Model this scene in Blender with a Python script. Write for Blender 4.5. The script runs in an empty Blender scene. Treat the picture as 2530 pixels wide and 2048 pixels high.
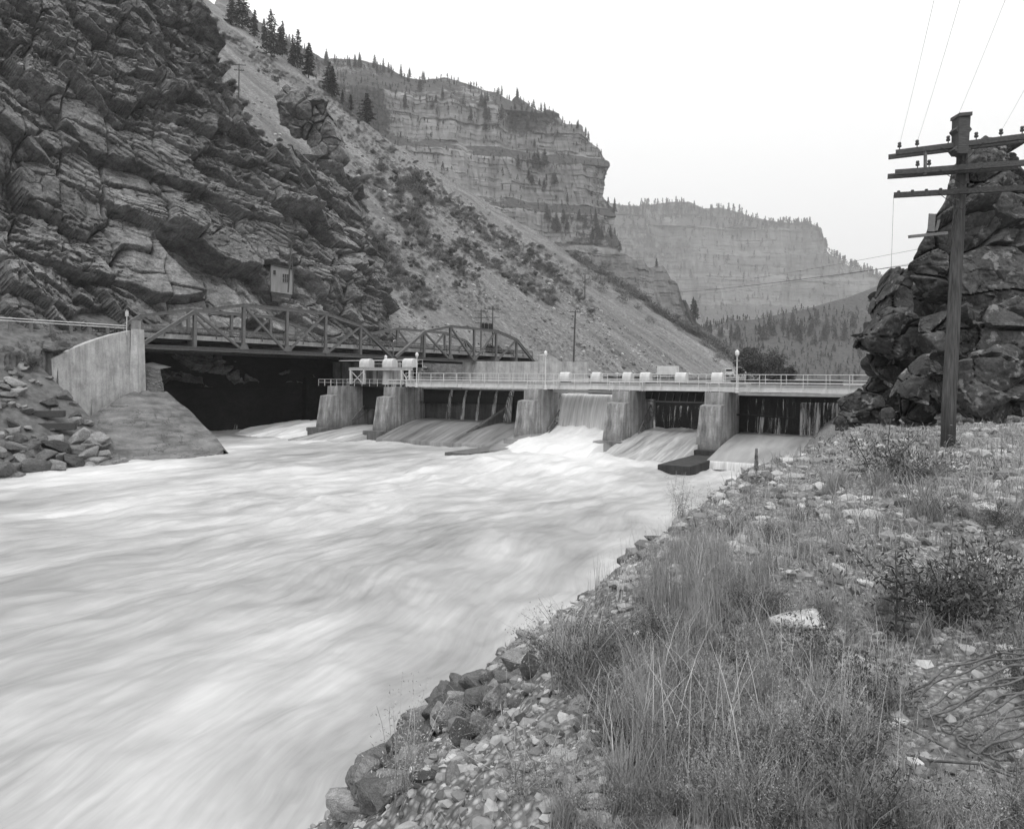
import bpy, bmesh, math, random
import numpy as np
from mathutils import Vector, Matrix

# ------------------------------------------------------------------ camera, sky, sun
S = bpy.context.scene
COL = S.collection
F, PX0, PY0, ROLL, CAMZ = 1793.0, 1265.0, 940.0, 0.010, 8.0
cam_d = bpy.data.cameras.new("camera"); cam = bpy.data.objects.new("camera", cam_d); COL.objects.link(cam)
cam_d.sensor_width = 36.0; cam_d.lens = 36.0 * F / 2530.0
cam_d.shift_y = -(1024.0 - PY0) / 2530.0
cam_d.clip_start = 0.1; cam_d.clip_end = 20000
cam.matrix_world = Matrix.Translation((0, 0, CAMZ)) @ Matrix.Rotation(math.pi / 2, 4, 'X') @ Matrix.Rotation(ROLL, 4, 'Z')
S.camera = cam

SUN_EL, SUN_AZ = math.radians(64), math.radians(190)      # azimuth from +Y towards +X
W = bpy.data.worlds.new("World"); S.world = W; W.use_nodes = True
nt = W.node_tree; bg = nt.nodes["Background"]
sky = nt.nodes.new("ShaderNodeTexSky"); sky.sky_type = 'NISHITA'; sky.sun_disc = False
sky.sun_elevation = SUN_EL; sky.sun_rotation = SUN_AZ; sky.dust_density = 4.0
bw = nt.nodes.new("ShaderNodeRGBToBW"); nt.links.new(sky.outputs[0], bw.inputs[0])
mx = nt.nodes.new("ShaderNodeMix"); mx.data_type = 'FLOAT'; mx.inputs[0].default_value = 0.84   # an even cloud cover over that sky
nt.links.new(bw.outputs[0], mx.inputs[2]); mx.inputs[3].default_value = 9.0
# an overcast sky is brighter overhead than at its rim
tcw = nt.nodes.new("ShaderNodeTexCoord"); sx_ = nt.nodes.new("ShaderNodeSeparateXYZ"); nt.links.new(tcw.outputs["Generated"], sx_.inputs[0])
rm = nt.nodes.new("ShaderNodeMapRange"); nt.links.new(sx_.outputs[2], rm.inputs[0]); rm.inputs[1].default_value = 0.0; rm.inputs[2].default_value = 1.0; rm.inputs[3].default_value = 0.84; rm.inputs[4].default_value = 2.0
ml = nt.nodes.new("ShaderNodeMath"); ml.operation = 'MULTIPLY'; nt.links.new(mx.outputs[0], ml.inputs[0]); nt.links.new(rm.outputs[0], ml.inputs[1])
nt.links.new(ml.outputs[0], bg.inputs[0]); bg.inputs[1].default_value = 0.105
sd = bpy.data.lights.new("sun", 'SUN'); sd.energy = 1.5; sd.angle = math.radians(12); sd.color = (1, 1, 1)
sun = bpy.data.objects.new("sun", sd); COL.objects.link(sun)
sv = Vector((math.sin(SUN_AZ) * math.cos(SUN_EL), math.cos(SUN_AZ) * math.cos(SUN_EL), math.sin(SUN_EL)))
sun.rotation_euler = sv.to_track_quat('Z', 'Y').to_euler()
S.view_settings.view_transform = 'Standard'; S.view_settings.look = 'None'
S.view_settings.exposure = 0.10; S.view_settings.gamma = 1.0
S.render.engine = 'CYCLES'
S.cycles.max_bounces = 6; S.cycles.diffuse_bounces = 3; S.cycles.glossy_bounces = 2
S.cycles.transmission_bounces = 2; S.cycles.volume_bounces = 2; S.cycles.transparent_max_bounces = 6

CR, SR = math.cos(ROLL), math.sin(ROLL)
def at(px, py, Y):
    cx, cy = (px - PX0) / F, (PY0 - py) / F
    return Vector(((cx * CR - cy * SR) * Y, Y, CAMZ + (cx * SR + cy * CR) * Y))
def proj(P):
    P = np.asarray(P, float); X, Y, Z = P[..., 0], P[..., 1], P[..., 2] - CAMZ
    Y = np.where(np.abs(Y) < 1e-6, 1e-6, Y)
    return PX0 + F * (X * CR + Z * SR) / Y, PY0 - F * (-X * SR + Z * CR) / Y

# ------------------------------------------------------------------ number noise
def _h(i, j, k, seed):
    n = (i.astype(np.int64) * 374761393 + j.astype(np.int64) * 668265263 + k.astype(np.int64) * 2147483647 + seed * 974634777) & 0xFFFFFFFF
    n = ((n ^ (n >> 13)) * 1274126177) & 0xFFFFFFFF
    n = ((n ^ (n >> 16)) * 2246822519) & 0xFFFFFFFF
    return ((n ^ (n >> 15)) & 0xFFFFFF) / float(0xFFFFFF)
def vnoise(x, y, z=None, seed=0):
    x = np.asarray(x, float); y = np.asarray(y, float)
    z = np.zeros_like(x) if z is None else np.asarray(z, float)
    xi, yi, zi = np.floor(x), np.floor(y), np.floor(z)
    u, v, w = x - xi, y - yi, z - zi
    u = u * u * (3 - 2 * u); v = v * v * (3 - 2 * v); w = w * w * (3 - 2 * w)
    def c(a, b, d): return _h(xi + a, yi + b, zi + d, seed)
    r = ((c(0,0,0)*(1-u)+c(1,0,0)*u)*(1-v) + (c(0,1,0)*(1-u)+c(1,1,0)*u)*v)*(1-w)
    if np.any(w): r = r + ((c(0,0,1)*(1-u)+c(1,0,1)*u)*(1-v) + (c(0,1,1)*(1-u)+c(1,1,1)*u)*v)*w
    return r * 2 - 1
def fbm(x, y, z=None, oct=4, seed=0, gain=.5):
    a, f, t = 1.0, 1.0, 0.0
    for o in range(oct):
        t = t + a * vnoise(x * f, y * f, None if z is None else z * f, seed + o * 17)
        a *= gain; f *= 2.03
    return t
def blocks(p, q, thick, length, seed, warp=.5):
    """running courses of broken blocks: per-block randoms, position in the block, metres to its edge"""
    qq = q / thick + warp * vnoise(p / (length * 2.2), q / (thick * 3), seed=seed) + .3 * warp * vnoise(p / (length * .5), q / thick, seed=seed + 5)
    row = np.floor(qq); fq = qq - row
    k = .6 + .9 * _h(row, row * 0, row * 0, seed + 1)
    pp = p / length * k + 57.3 * _h(row, row * 0 + 3, row * 0, seed + 2) + .12 * vnoise(p / length * 3, q / thick * 2, seed=seed + 6)
    colm = np.floor(pp); fp = pp - colm
    r1 = _h(row, colm, row * 0, seed + 3); r2 = _h(row, colm, row * 0 + 1, seed + 3); r3 = _h(row, colm, row * 0 + 2, seed + 3)
    ed = np.minimum(np.minimum(fp, 1 - fp) * length / k, np.minimum(fq, 1 - fq) * thick)
    return r1, r2, r3, fp, fq, ed
def cells(P, seed):
    """broken-rock cells: a random per cell and the distance to the crack between two cells"""
    b = np.floor(P); F1 = np.full(len(P), 9e9); F2 = F1.copy(); C = np.zeros(P.shape); O = np.zeros(P.shape)
    for i in (-1, 0, 1):
        for j in (-1, 0, 1):
            for k in (-1, 0, 1):
                c = b + np.array([i, j, k]); q = [_h(c[:, 0], c[:, 1], c[:, 2], seed + s_) for s_ in range(3)]; o = P - c - np.stack(q, -1)
                d = np.sqrt((o ** 2).sum(1)); n = d < F1; F2 = np.where(n, F1, np.minimum(F2, d)); F1 = np.minimum(F1, d); C[n] = c[n]; O[n] = o[n]
    R = [_h(C[:, 0], C[:, 1], C[:, 2], seed + 5 + s_) for s_ in range(4)]
    return R[0], F2 - F1, sum(O[:, s_] * (R[s_ + 1] - .5) for s_ in range(3))
def cells2(x, y, seed):
    """the same on a face: a random, the crack distance, and a random tilt of each block's face"""
    sh = x.shape; x, y = x.ravel(), y.ravel(); bx, by = np.floor(x), np.floor(y); F1 = np.full(x.shape, 9e9); F2 = F1.copy(); C = np.zeros((len(x), 2)); O = np.zeros((len(x), 2)); z = bx * 0
    for i in (-1, 0, 1):
        for j in (-1, 0, 1):
            cx, cy = bx + i, by + j; ox, oy = x - cx - .1 - .8 * _h(cx, cy, z, seed), y - cy - .1 - .8 * _h(cx, cy, z, seed + 1); d = np.abs(ox) * .5 + np.hypot(ox, oy) * .6 + np.abs(oy) * .4
            n = d < F1; F2 = np.where(n, F1, np.minimum(F2, d)); F1 = np.minimum(F1, d); C[n, 0] = cx[n]; C[n, 1] = cy[n]; O[n, 0] = ox[n]; O[n, 1] = oy[n]
    h_ = lambda s_: _h(C[:, 0], C[:, 1], z, seed + s_)
    return [v.reshape(sh) for v in (h_(5), F2 - F1, O[:, 0] * (h_(6) - .5) * 2, O[:, 1] * (h_(7) - .5) * 2, O[:, 1])]
def sstep(a, b, x):
    t = np.clip((x - a) / (b - a), 0, 1); return t * t * (3 - 2 * t)

# ------------------------------------------------------------------ meshes
def mesh_np(name, V, Fc, smooth=False):
    """V (n,3), Fc (m,3) or (m,4) of one size"""
    V = np.ascontiguousarray(V, np.float32); Fc = np.ascontiguousarray(Fc, np.int32)
    m = bpy.data.meshes.new(name); k = Fc.shape[1]
    m.vertices.add(len(V)); m.vertices.foreach_set("co", V.ravel())
    m.loops.add(Fc.size); m.loops.foreach_set("vertex_index", Fc.ravel())
    m.polygons.add(len(Fc)); m.polygons.foreach_set("loop_start", np.arange(0, Fc.size, k, dtype=np.int32))
    m.update(calc_edges=True); m.validate()
    m.polygons.foreach_set("use_smooth", np.full(len(Fc), smooth, dtype=bool))
    return m
def grid_faces(ny, nx, off=0):
    i = np.arange(ny - 1)[:, None] * nx + np.arange(nx - 1)[None, :]
    return np.stack([i, i + 1, i + nx + 1, i + nx], -1).reshape(-1, 4) + off
def grid_mesh(name, P, smooth=False):
    ny, nx = P.shape[:2]
    return mesh_np(name, P.reshape(-1, 3), grid_faces(ny, nx), smooth)
def set_uv(m, uv):
    l = m.uv_layers.new(name="flow"); vi = np.empty(len(m.loops), np.int32); m.loops.foreach_get("vertex_index", vi)
    l.data.foreach_set("uv", np.ascontiguousarray(uv[vi], np.float32).ravel())
def set_attr(m, name, vals):
    a = m.attributes.new(name, 'FLOAT', 'POINT'); a.data.foreach_set("value", np.ascontiguousarray(vals, np.float32).ravel())

class MB:
    def __init__(s): s.v = []; s.f = []; s.n = 0
    def add(s, vs, fs):
        s.f += [tuple(i + s.n for i in f) for f in fs]; s.v += [tuple(v) for v in vs]; s.n += len(vs); return s
    def box(s, x0, x1, y0, y1, z0, z1, b=0.0):
        if b <= 0:
            return s.add([(x0,y0,z0),(x1,y0,z0),(x1,y1,z0),(x0,y1,z0),(x0,y0,z1),(x1,y0,z1),(x1,y1,z1),(x0,y1,z1)],
                  [(0,3,2,1),(4,5,6,7),(0,1,5,4),(1,2,6,5),(2,3,7,6),(3,0,4,7)])
        bm = bmesh.new(); bmesh.ops.create_cube(bm, size=1)
        for v in bm.verts: v.co = Vector((x0 + (v.co.x+.5)*(x1-x0), y0 + (v.co.y+.5)*(y1-y0), z0 + (v.co.z+.5)*(z1-z0)))
        bmesh.ops.bevel(bm, geom=list(bm.edges), offset=b, segments=2, affect='EDGES')
        s.bm(bm); return s
    def bm(s, bm):
        bm.verts.ensure_lookup_table(); bm.verts.index_update()
        s.add([v.co[:] for v in bm.verts], [[v.index for v in f.verts] for f in bm.faces]); bm.free(); return s
    def hexa(s, c): # 8 corners, bottom 4 then top 4
        return s.add(c, [(0,3,2,1),(4,5,6,7),(0,1,5,4),(1,2,6,5),(2,3,7,6),(3,0,4,7)])
    def bar(s, p0, p1, w, h=None, up=(0,0,1)):
        h = w if h is None else h
        p0, p1 = Vector(p0), Vector(p1); d = (p1 - p0).normalized(); up = Vector(up)
        if abs(d.dot(up)) > .98: up = Vector((0, 1, 0))
        r = d.cross(up).normalized() * (w / 2); u = r.cross(d).normalized() * (h / 2)
        return s.add([p0-r-u, p0+r-u, p0+r+u, p0-r+u, p1-r-u, p1+r-u, p1+r+u, p1-r+u],
                     [(0,1,2,3),(7,6,5,4),(0,4,5,1),(1,5,6,2),(2,6,7,3),(3,7,4,0)])
    def hbeam(s, p0, p1, w, h, t=.05, up=(0,0,1)):
        p0, p1 = Vector(p0), Vector(p1); d = (p1 - p0).normalized(); up = Vector(up)
        if abs(d.dot(up)) > .98: up = Vector((0, 1, 0))
        r = d.cross(up).normalized(); u = r.cross(d).normalized()
        s.bar(p0 + u*(h/2-t/2), p1 + u*(h/2-t/2), w, t, up); s.bar(p0 - u*(h/2-t/2), p1 - u*(h/2-t/2), w, t, up)
        return s.bar(p0, p1, t, h - 2*t, up)
    def tube(s, pts, r, n=6, cap=True):
        pts = [Vector(p) for p in pts]; rs = r if isinstance(r, (list, tuple)) else [r] * len(pts)
        base = s.n; vs = []; fs = []
        for i, p in enumerate(pts):
            d = (pts[min(i+1, len(pts)-1)] - pts[max(i-1, 0)]).normalized()
            a = Vector((0,0,1)) if abs(d.z) < .9 else Vector((1,0,0))
            x = d.cross(a).normalized(); y = d.cross(x)
            for k in range(n):
                t = 2*math.pi*k/n; vs.append(p + (x*math.cos(t) + y*math.sin(t)) * rs[i])
        for i in range(len(pts)-1):
            for k in range(n):
                fs.append((i*n+k, i*n+(k+1)%n, (i+1)*n+(k+1)%n, (i+1)*n+k))
        if cap: fs.append(tuple(range(n-1, -1, -1))); fs.append(tuple((len(pts)-1)*n + k for k in range(n)))
        return s.add(vs, fs)
    def lathe(s, prof, n=12, cx=0, cy=0):
        vs = []; fs = []
        for r, z in prof:
            for k in range(n): t = 2*math.pi*k/n; vs.append((cx + r*math.cos(t), cy + r*math.sin(t), z))
        for i in range(len(prof)-1):
            for k in range(n): fs.append((i*n+k, i*n+(k+1)%n, (i+1)*n+(k+1)%n, (i+1)*n+k))
        fs.append(tuple(range(n-1, -1, -1))); fs.append(tuple((len(prof)-1)*n + k for k in range(n)))
        return s.add(vs, fs)
    def mesh(s, name, smooth=False):
        m = bpy.data.meshes.new(name); m.from_pydata(s.v, [], s.f); m.update()
        if smooth: m.polygons.foreach_set("use_smooth", [True] * len(m.polygons))
        return m

def tag(o, label=None, cat=None, group=None, kind=None):
    if label: o["label"] = label
    if cat: o["category"] = cat
    if group: o["group"] = group
    if kind: o["kind"] = kind
    elif cat and "kind" not in o: o["kind"] = "thing"
    return o
def obj(name, m, mat=None, parent=None, loc=None, rz=None, label=None, smooth=False):
    if isinstance(m, MB): m = m.mesh(name, smooth)
    if mat and not m.materials: m.materials.append(mat)
    o = bpy.data.objects.new(name, m); COL.objects.link(o)
    if parent: o.parent = parent
    if loc is not None: o.location = loc
    if rz is not None: o.rotation_euler = (0, 0, rz)
    if label: o["label"] = label
    return o
def thing(name, label, cat, loc=(0,0,0), rz=0.0, group=None):
    o = bpy.data.objects.new(name, None); COL.objects.link(o); o.empty_display_size = .3
    o.location = loc; o.rotation_euler = (0, 0, rz); return tag(o, label, cat, group)
def struct(name, m, mat, loc=None, rz=None, kind='structure', label=None, cat=None):
    o = obj(name, m, mat, None, loc, rz); o["kind"] = kind
    if label: o["label"] = label
    if cat: o["category"] = cat
    return o
def dup(o, parent=None):
    c = o.copy(); COL.objects.link(c); c.parent = parent
    for ch in o.children: dup(ch, c)
    return c

# ------------------------------------------------------------------ materials (a black-and-white photograph: neutral greys)
def g(v): return (v, v, v, 1)
class N:
    def __init__(s, name, rough=.9, spec=.25):
        s.m = bpy.data.materials.new(name); s.m.use_nodes = True; s.t = s.m.node_tree
        s.b = s.t.nodes["Principled BSDF"]; s.b.inputs["Roughness"].default_value = rough
        s.b.inputs["Specular IOR Level"].default_value = spec
        s.tc = s.n("ShaderNodeTexCoord")
    def n(s, t, **k):
        x = s.t.nodes.new(t)
        for a, v in k.items(): setattr(x, a, v)
        return x
    def l(s, a, b): s.t.links.new(a, b)
    def map(s, scale, src=None, rot=(0,0,0)):
        mp = s.n("ShaderNodeMapping"); mp.inputs["Scale"].default_value = scale; mp.inputs["Rotation"].default_value = rot
        s.l(src or s.tc.outputs["Object"], mp.inputs[0]); return mp.outputs[0]
    def noise(s, vec, scale=1.0, detail=5, rough=.6, dist=0.0):
        x = s.n("ShaderNodeTexNoise"); x.inputs["Scale"].default_value = scale; x.inputs["Detail"].default_value = detail
        x.inputs["Roughness"].default_value = rough; x.inputs["Distortion"].default_value = dist; s.l(vec, x.inputs["Vector"]); return x.outputs[0]
    def vor(s, vec, scale, feature='F1'):
        x = s.n("ShaderNodeTexVoronoi"); x.feature = feature; x.inputs["Scale"].default_value = scale; s.l(vec, x.inputs["Vector"]); return x.outputs[0]
    def ramp(s, fac, stops):
        r = s.n("ShaderNodeValToRGB"); e = r.color_ramp.elements
        while len(e) < len(stops): e.new(.5)
        for i, (p, v) in enumerate(stops): e[i].position = p; e[i].color = g(v)
        s.l(fac, r.inputs[0]); return r.outputs[0]
    def mixc(s, fac, a, b, mode='MIX'):
        x = s.n("ShaderNodeMix"); x.data_type = 'RGBA'; x.blend_type = mode
        if isinstance(fac, float): x.inputs[0].default_value = fac
        else: s.l(fac, x.inputs[0])
        for v, i in ((a, 6), (b, 7)):
            if isinstance(v, (float, int)): x.inputs[i].default_value = g(v)
            else: s.l(v, x.inputs[i])
        return x.outputs[2]
    def math(s, op, a, b=0.0):
        x = s.n("ShaderNodeMath"); x.operation = op
        for v, i in ((a, 0), (b, 1)):
            if isinstance(v, (float, int)): x.inputs[i].default_value = v
            else: s.l(v, x.inputs[i])
        return x.outputs[0]
    def attr(s, name):
        x = s.n("ShaderNodeAttribute"); x.attribute_name = name; return x.outputs["Fac"]
    def col(s, c): s.l(c, s.b.inputs["Base Color"]); return s
    def bump(s, h, strength=.5, dist=.1):
        x = s.n("ShaderNodeBump"); x.inputs["Strength"].default_value = strength; x.inputs["Distance"].default_value = dist
        s.l(h, x.inputs["Height"]); s.l(x.outputs[0], s.b.inputs["Normal"]); return s

def simple(name, lo, hi, scale=2.0, rough=.85, bump=.0, stretch=(1,1,1), spec=.25):
    k = N(name, rough, spec); v = k.map(stretch); f = k.noise(v, scale)
    k.col(k.ramp(f, [(.3, lo), (.7, hi)]))
    if bump: k.bump(f, bump, .05)
    return k.m
def rockmat(name, lo, hi, scale, rot=(0,0,0), band=3.0, lichen=.0, bump=.6, dist=.25):
    k = N(name, .95, .15); v = k.map((1, 1, band), rot=rot)
    a = k.noise(v, scale, 8, .68, .6); b = k.noise(k.map((1,1,1)), scale * .22, 3, .5)
    c = k.ramp(a, [(.28, lo), (.5, (lo + hi) / 2), (.72, hi)])
    c = k.mixc(k.ramp(b, [(.35, .0), (.65, .55)]), c, lo * 1.1)
    d = k.noise(k.map((1, 1, 1)), scale * 6, 8, .78)
    c = k.mixc(.75, c, k.ramp(d, [(.32, .25), (.5, .95), (.7, 1.5)]), 'MULTIPLY')
    if lichen: c = k.mixc(k.ramp(k.noise(k.map((1,1,1)), scale * 2.1, 4), [(.58, .0), (.66, .7)]), c, lichen)
    k.col(c); k.bump(k.math('ADD', a, k.math('MULTIPLY', d, .35)), bump, dist); return k.m

def concrete(name, base=.3, stain=.5, lines=.55, wet=.0, spread=1.0):
    k = N(name, .85, .25)
    v = k.tc.outputs["Object"]
    st = k.noise(k.map((1.1, 1.1, .10)), 1.6, 5, .65)
    bl = k.noise(k.map((1, 1, 1)), .8, 5, .6)
    fine = k.noise(k.map((1, 1, 1)), 5, 6, .7)
    c = k.ramp(bl, [(.3, base * .72), (.7, base * 1.15)])
    c = k.mixc(k.ramp(st, [(.42, 0.0), (.68, stain)]), c, base * .22)
    pt = k.noise(k.map((1, 1, .55)), .45, 6, .68, .5); c = k.mixc(k.ramp(pt, [(.50, 0.0), (.64, stain * .75)]), c, base * .38)
    c = k.mixc(.5, c, k.ramp(fine, [(.3, .65), (.7, 1.25)]), 'MULTIPLY')
    sz = k.n("ShaderNodeSeparateXYZ"); k.l(v, sz.inputs[0])                     # lift lines left by the formwork, worn away in places
    ln = k.math('FRACT', k.math('ADD', k.math('MULTIPLY', sz.outputs[2], .85), k.math('MULTIPLY', bl, .12)))
    msk = k.ramp(k.noise(k.map((.9, .9, .5)), 1.0, 3), [(.42, 0.0), (.62, 1.0)])
    c = k.mixc(k.math('MULTIPLY', k.math('MULTIPLY', k.ramp(ln, [(.0, 1.0), (.05, 0.0)]), msk), lines), c, base * .3)
    if wet:                                              # slime line where the water reaches
        sx = k.n("ShaderNodeSeparateXYZ"); k.l(v, sx.inputs[0]); wl_ = k.math('ADD', sx.outputs[2], k.math('MULTIPLY', k.noise(k.map((.8, .8, .3)), 1.2, 4), -2.2))
        c = k.mixc(k.ramp(k.math('MULTIPLY', k.math('ADD', wl_, 1.0), .35), [(.25, .8), (.75, 0.0)]), c, base * .2)
    k.col(c); k.bump(k.math('ADD', fine, k.math('MULTIPLY', bl, 2.0)), .5, .05); return k.m

M = {}
M['cliff'] = rockmat('gneiss_cliff', .045, .34, .5, rot=(0, .45, .95), band=2.0)
M['crag'] = rockmat('dark_crag_rock', .028, .155, 1.0, rot=(.3, .2, 0), band=1.3, lichen=.24, dist=.12)
M['boulder'] = rockmat('pale_boulder', .11, .30, 2.6, rot=(.4, .3, 0), band=1.6, dist=.05)
M['boulder_dark'] = rockmat('dark_boulder', .055, .17, 3.0, rot=(.4, .3, 0), band=1.6, dist=.05)
M['white_stone'] = rockmat('white_stone', .36, .58, 4.0, rot=(.2, .6, 0), band=3.0, dist=.03)
M['concrete'] = concrete('weathered_concrete', .34, .9, .6, 1.0)
M['concrete_clean'] = concrete('plain_concrete', .46, .5, .12)
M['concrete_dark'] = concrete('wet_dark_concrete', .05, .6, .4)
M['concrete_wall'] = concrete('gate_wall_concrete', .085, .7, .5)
M['wall_shade_black'] = rockmat('wet_wall_deck_shade', .006, .03, .5, band=1.5)  # wet wall tone with the bridge deck's shade painted in, near black
M['steel'] = simple('grey_bridge_paint', .085, .14, 3.0, .55, 0, (1,1,1), .4)
M['steel_light'] = simple('pale_girder_paint', .44, .58, 2.0, .5, 0, (1,1,.5), .4)
M['steel_white'] = simple('white_paint', .45, .6, 3.0, .45, 0, (1,1,1), .4)
M['steel_dark'] = simple('black_steel_and_void', .008, .02, 4.0, .6)  # dark steel; doubles as painted shade inside openings
M['rust'] = simple('rusted_wire_steel', .06, .15, 40.0, .6, .2)
M['wood_pole'] = simple('weathered_pole_wood', .03, .11, 6.0, .9, .6, (4, 4, .22))
M['timber'] = simple('grey_timber', .10, .22, 5.0, .9, .4, (1, 8, 8))
M['crossarm'] = simple('crossarm_timber', .05, .11, 5.0, .9, .4, (1, 8, 8))
M['timber_dark'] = simple('dark_timber', .03, .09, 5.0, .9, .4, (1, 8, 8))
M['wire'] = simple('dark_wire', .02, .04, 1.0, .6)
M['glass_dark'] = simple('dark_window_glass', .01, .02, 1.0, .15, 0, (1,1,1), .5)
M['porcelain'] = simple('dark_glass_insulator', .03, .06, 3.0, .25, 0, (1,1,1), .6)
M['globe'] = simple('milky_lamp_globe', .6, .7, 3.0, .3)
M['tin'] = simple('grey_tin', .2, .3, 2.0, .5, .1, (8, .5, .5))
M['bark'] = simple('conifer_bark', .03, .07, 4.0)
M['needles'] = simple('dark_needles', .035, .075, .5, .9, 0, (1, 1, 1), .1)
M['needles_far'] = simple('far_needles', .025, .06, .3, .9, 0, (1, 1, 1), .1)
M['shrub'] = simple('scrub_leaves', .08, .17, .8, .9, 0, (1, 1, 1), .1)
M['shrub_pale'] = simple('pale_sagebrush', .13, .24, .8, .9, 0, (1, 1, 1), .1)
M['leaf'] = simple('dark_broad_leaves', .03, .08, .9, .7, 0, (1, 1, 1), .2)
M['weed'] = simple('weed_leaves', .17, .32, 7.0, .8, 0, (1, 1, 1), .15)
M['weed_dark'] = simple('dark_weed_leaves', .06, .14, 7.0, .8, 0, (1, 1, 1), .15)
M['grass'] = simple('summer_grass', .16, .36, 5.0, .8, 0, (1, 1, 1), .15)
M['straw'] = simple('dry_straw', .35, .5, 5.0, .8, 0, (1, 1, 1), .15)
M['asphalt'] = simple('asphalt', .045, .06, 2.0)
M['log'] = simple('driftwood', .12, .3, 5.0, .9, .5, (1, 9, 9))
M['hut_wall'] = simple('hut_boards', .18, .26, 2.0, .8, 0, (1, 1, .2))
# foliage varies a little from plant to plant
def vary(m, lo=.7, hi=1.35):
    t = m.node_tree; b = t.nodes["Principled BSDF"]; src = b.inputs["Base Color"].links[0].from_socket
    oi = t.nodes.new("ShaderNodeObjectInfo"); mr = t.nodes.new("ShaderNodeMapRange"); mr.inputs[3].default_value = lo; mr.inputs[4].default_value = hi
    t.links.new(oi.outputs["Random"], mr.inputs[0])
    mxx = t.nodes.new("ShaderNodeMix"); mxx.data_type = 'RGBA'; mxx.blend_type = 'MULTIPLY'; mxx.inputs[0].default_value = 1
    t.links.new(src, mxx.inputs[6]); t.links.new(mr.outputs[0], mxx.inputs[7]); t.links.new(mxx.outputs[2], b.inputs["Base Color"])
for n_ in ('needles', 'shrub', 'shrub_pale', 'leaf', 'weed', 'weed_dark', 'boulder', 'boulder_dark'): vary(M[n_])

# ================================================================== terrain
E = np.array([.581, .814]); NB = np.array([-.814, .581])            # along the canyon wall / into it
struct("ground", grid_mesh("ground", np.stack(np.meshgrid(np.linspace(-7000, 7000, 9), np.linspace(-800, 9000, 9)) + [np.full((9, 9), -3.0)], -1)), M['cliff'])

# ---- rock wall on the left -------------------------------------------------
C0 = np.array([-59.6, 96.7])
LEAN = .45
def wall_sh(px, py):
    """s, h on the undisplaced wall under a pixel"""
    d = np.array(at(px, py, 1.0)) - np.array([0, 0, CAMZ]); k, e = d[0], d[2]
    # C0.x+E0 s+NB0*LEAN h = k*Y ; Y = C0.y+E1 s+NB1*LEAN h ; 11+h = 8+e*Y
    A = np.array([[E[0] - k * E[1], NB[0] * LEAN - k * NB[1] * LEAN], [-e * E[1], 1 - e * NB[1] * LEAN]])
    b = np.array([k * C0[1] - C0[0], -3 + e * C0[1]])
    return np.linalg.solve(A, b)
sil = [(968, 830), (960, 790), (950, 735), (940, 690), (932, 640), (918, 590), (906, 555), (910, 500), (895, 465), (872, 430), (835, 405), (770, 385), (705, 355), (650, 325), (615, 280), (594, 230), (580, 180), (568, 130), (555, 95), (540, 50), (520, 0), (495, -40), (468, -90)]
shs = np.array([wall_sh(*p) for p in sil]); o_ = np.argsort(shs[:, 1]); HS, SS = shs[o_, 1], shs[o_, 0]
nh, ns = 640, 860
hh = np.linspace(-4, 86, nh); tt = np.concatenate([np.linspace(-34, -10, 50, endpoint=False), np.linspace(-10, 112, ns - 50)])
T, H = np.meshgrid(tt, hh)
se = np.interp(H, HS, SS) + 1.2 * vnoise(H * .35, H * 0 + 3, seed=4) + .6 * vnoise(H * 1.1, H * 0 + 3, seed=5)
over = np.maximum(T - se, 0)
soft = np.clip((T - se + 5) / 10, 0, 1)
along = np.minimum(T, se)
lean = LEAN * H + 2.2 * fbm(T * .05, H * .06, oct=3, seed=9) + sstep(50, 70, H) * 1.5
back = lean + over + 2.5 * soft ** 2
# a rounded gully with scree between the wall and the jointed outcrop near its top
# tilted strata: big blocks, ledges, chips
dip = math.radians(27)
p = T * math.cos(dip) - H * math.sin(dip); q = H * math.cos(dip) + T * math.sin(dip)
wx = .7 * fbm(T * .12, H * .12, oct=2, seed=21); p = p + wx; q = q + 1.3 * fbm(T * .06, H * .06, oct=2, seed=22)
D = np.zeros_like(T); CK = np.zeros_like(T)
for (wx_, wy_, amp, tx_, ty_, led, ck, cw, sd_) in ((11, 6.5, 3.4, 2.8, 1.8, 2.4, 1.6, .035, 100), (4.4, 2.6, 1.4, 1.7, 1.0, .6, .8, .035, 200), (1.7, .95, .5, .8, .45, .2, .35, .05, 300)):
    w1 = .12 * wx_ * fbm(p / wx_ * 1.3, q / wy_ * 1.3, oct=2, seed=sd_ + 40); w2 = .10 * wy_ * fbm(p / wx_ * 1.3, q / wy_ * 1.3, oct=2, seed=sd_ + 50)
    r1, ed, gx, gy, oy = cells2((p + w1) / wx_, (q + w2) / wy_, sd_)
    m_ = 1.0 if wx_ > 8 else sstep(-.55 if wx_ > 3 else -.25, .35, fbm(T * .06, H * .06, oct=2, seed=sd_))
    D += m_ * ((r1 - .5) * amp + gx * tx_ * 1.6 + gy * ty_ - oy * led - ck * np.exp(-(ed / cw) ** 2))
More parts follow.
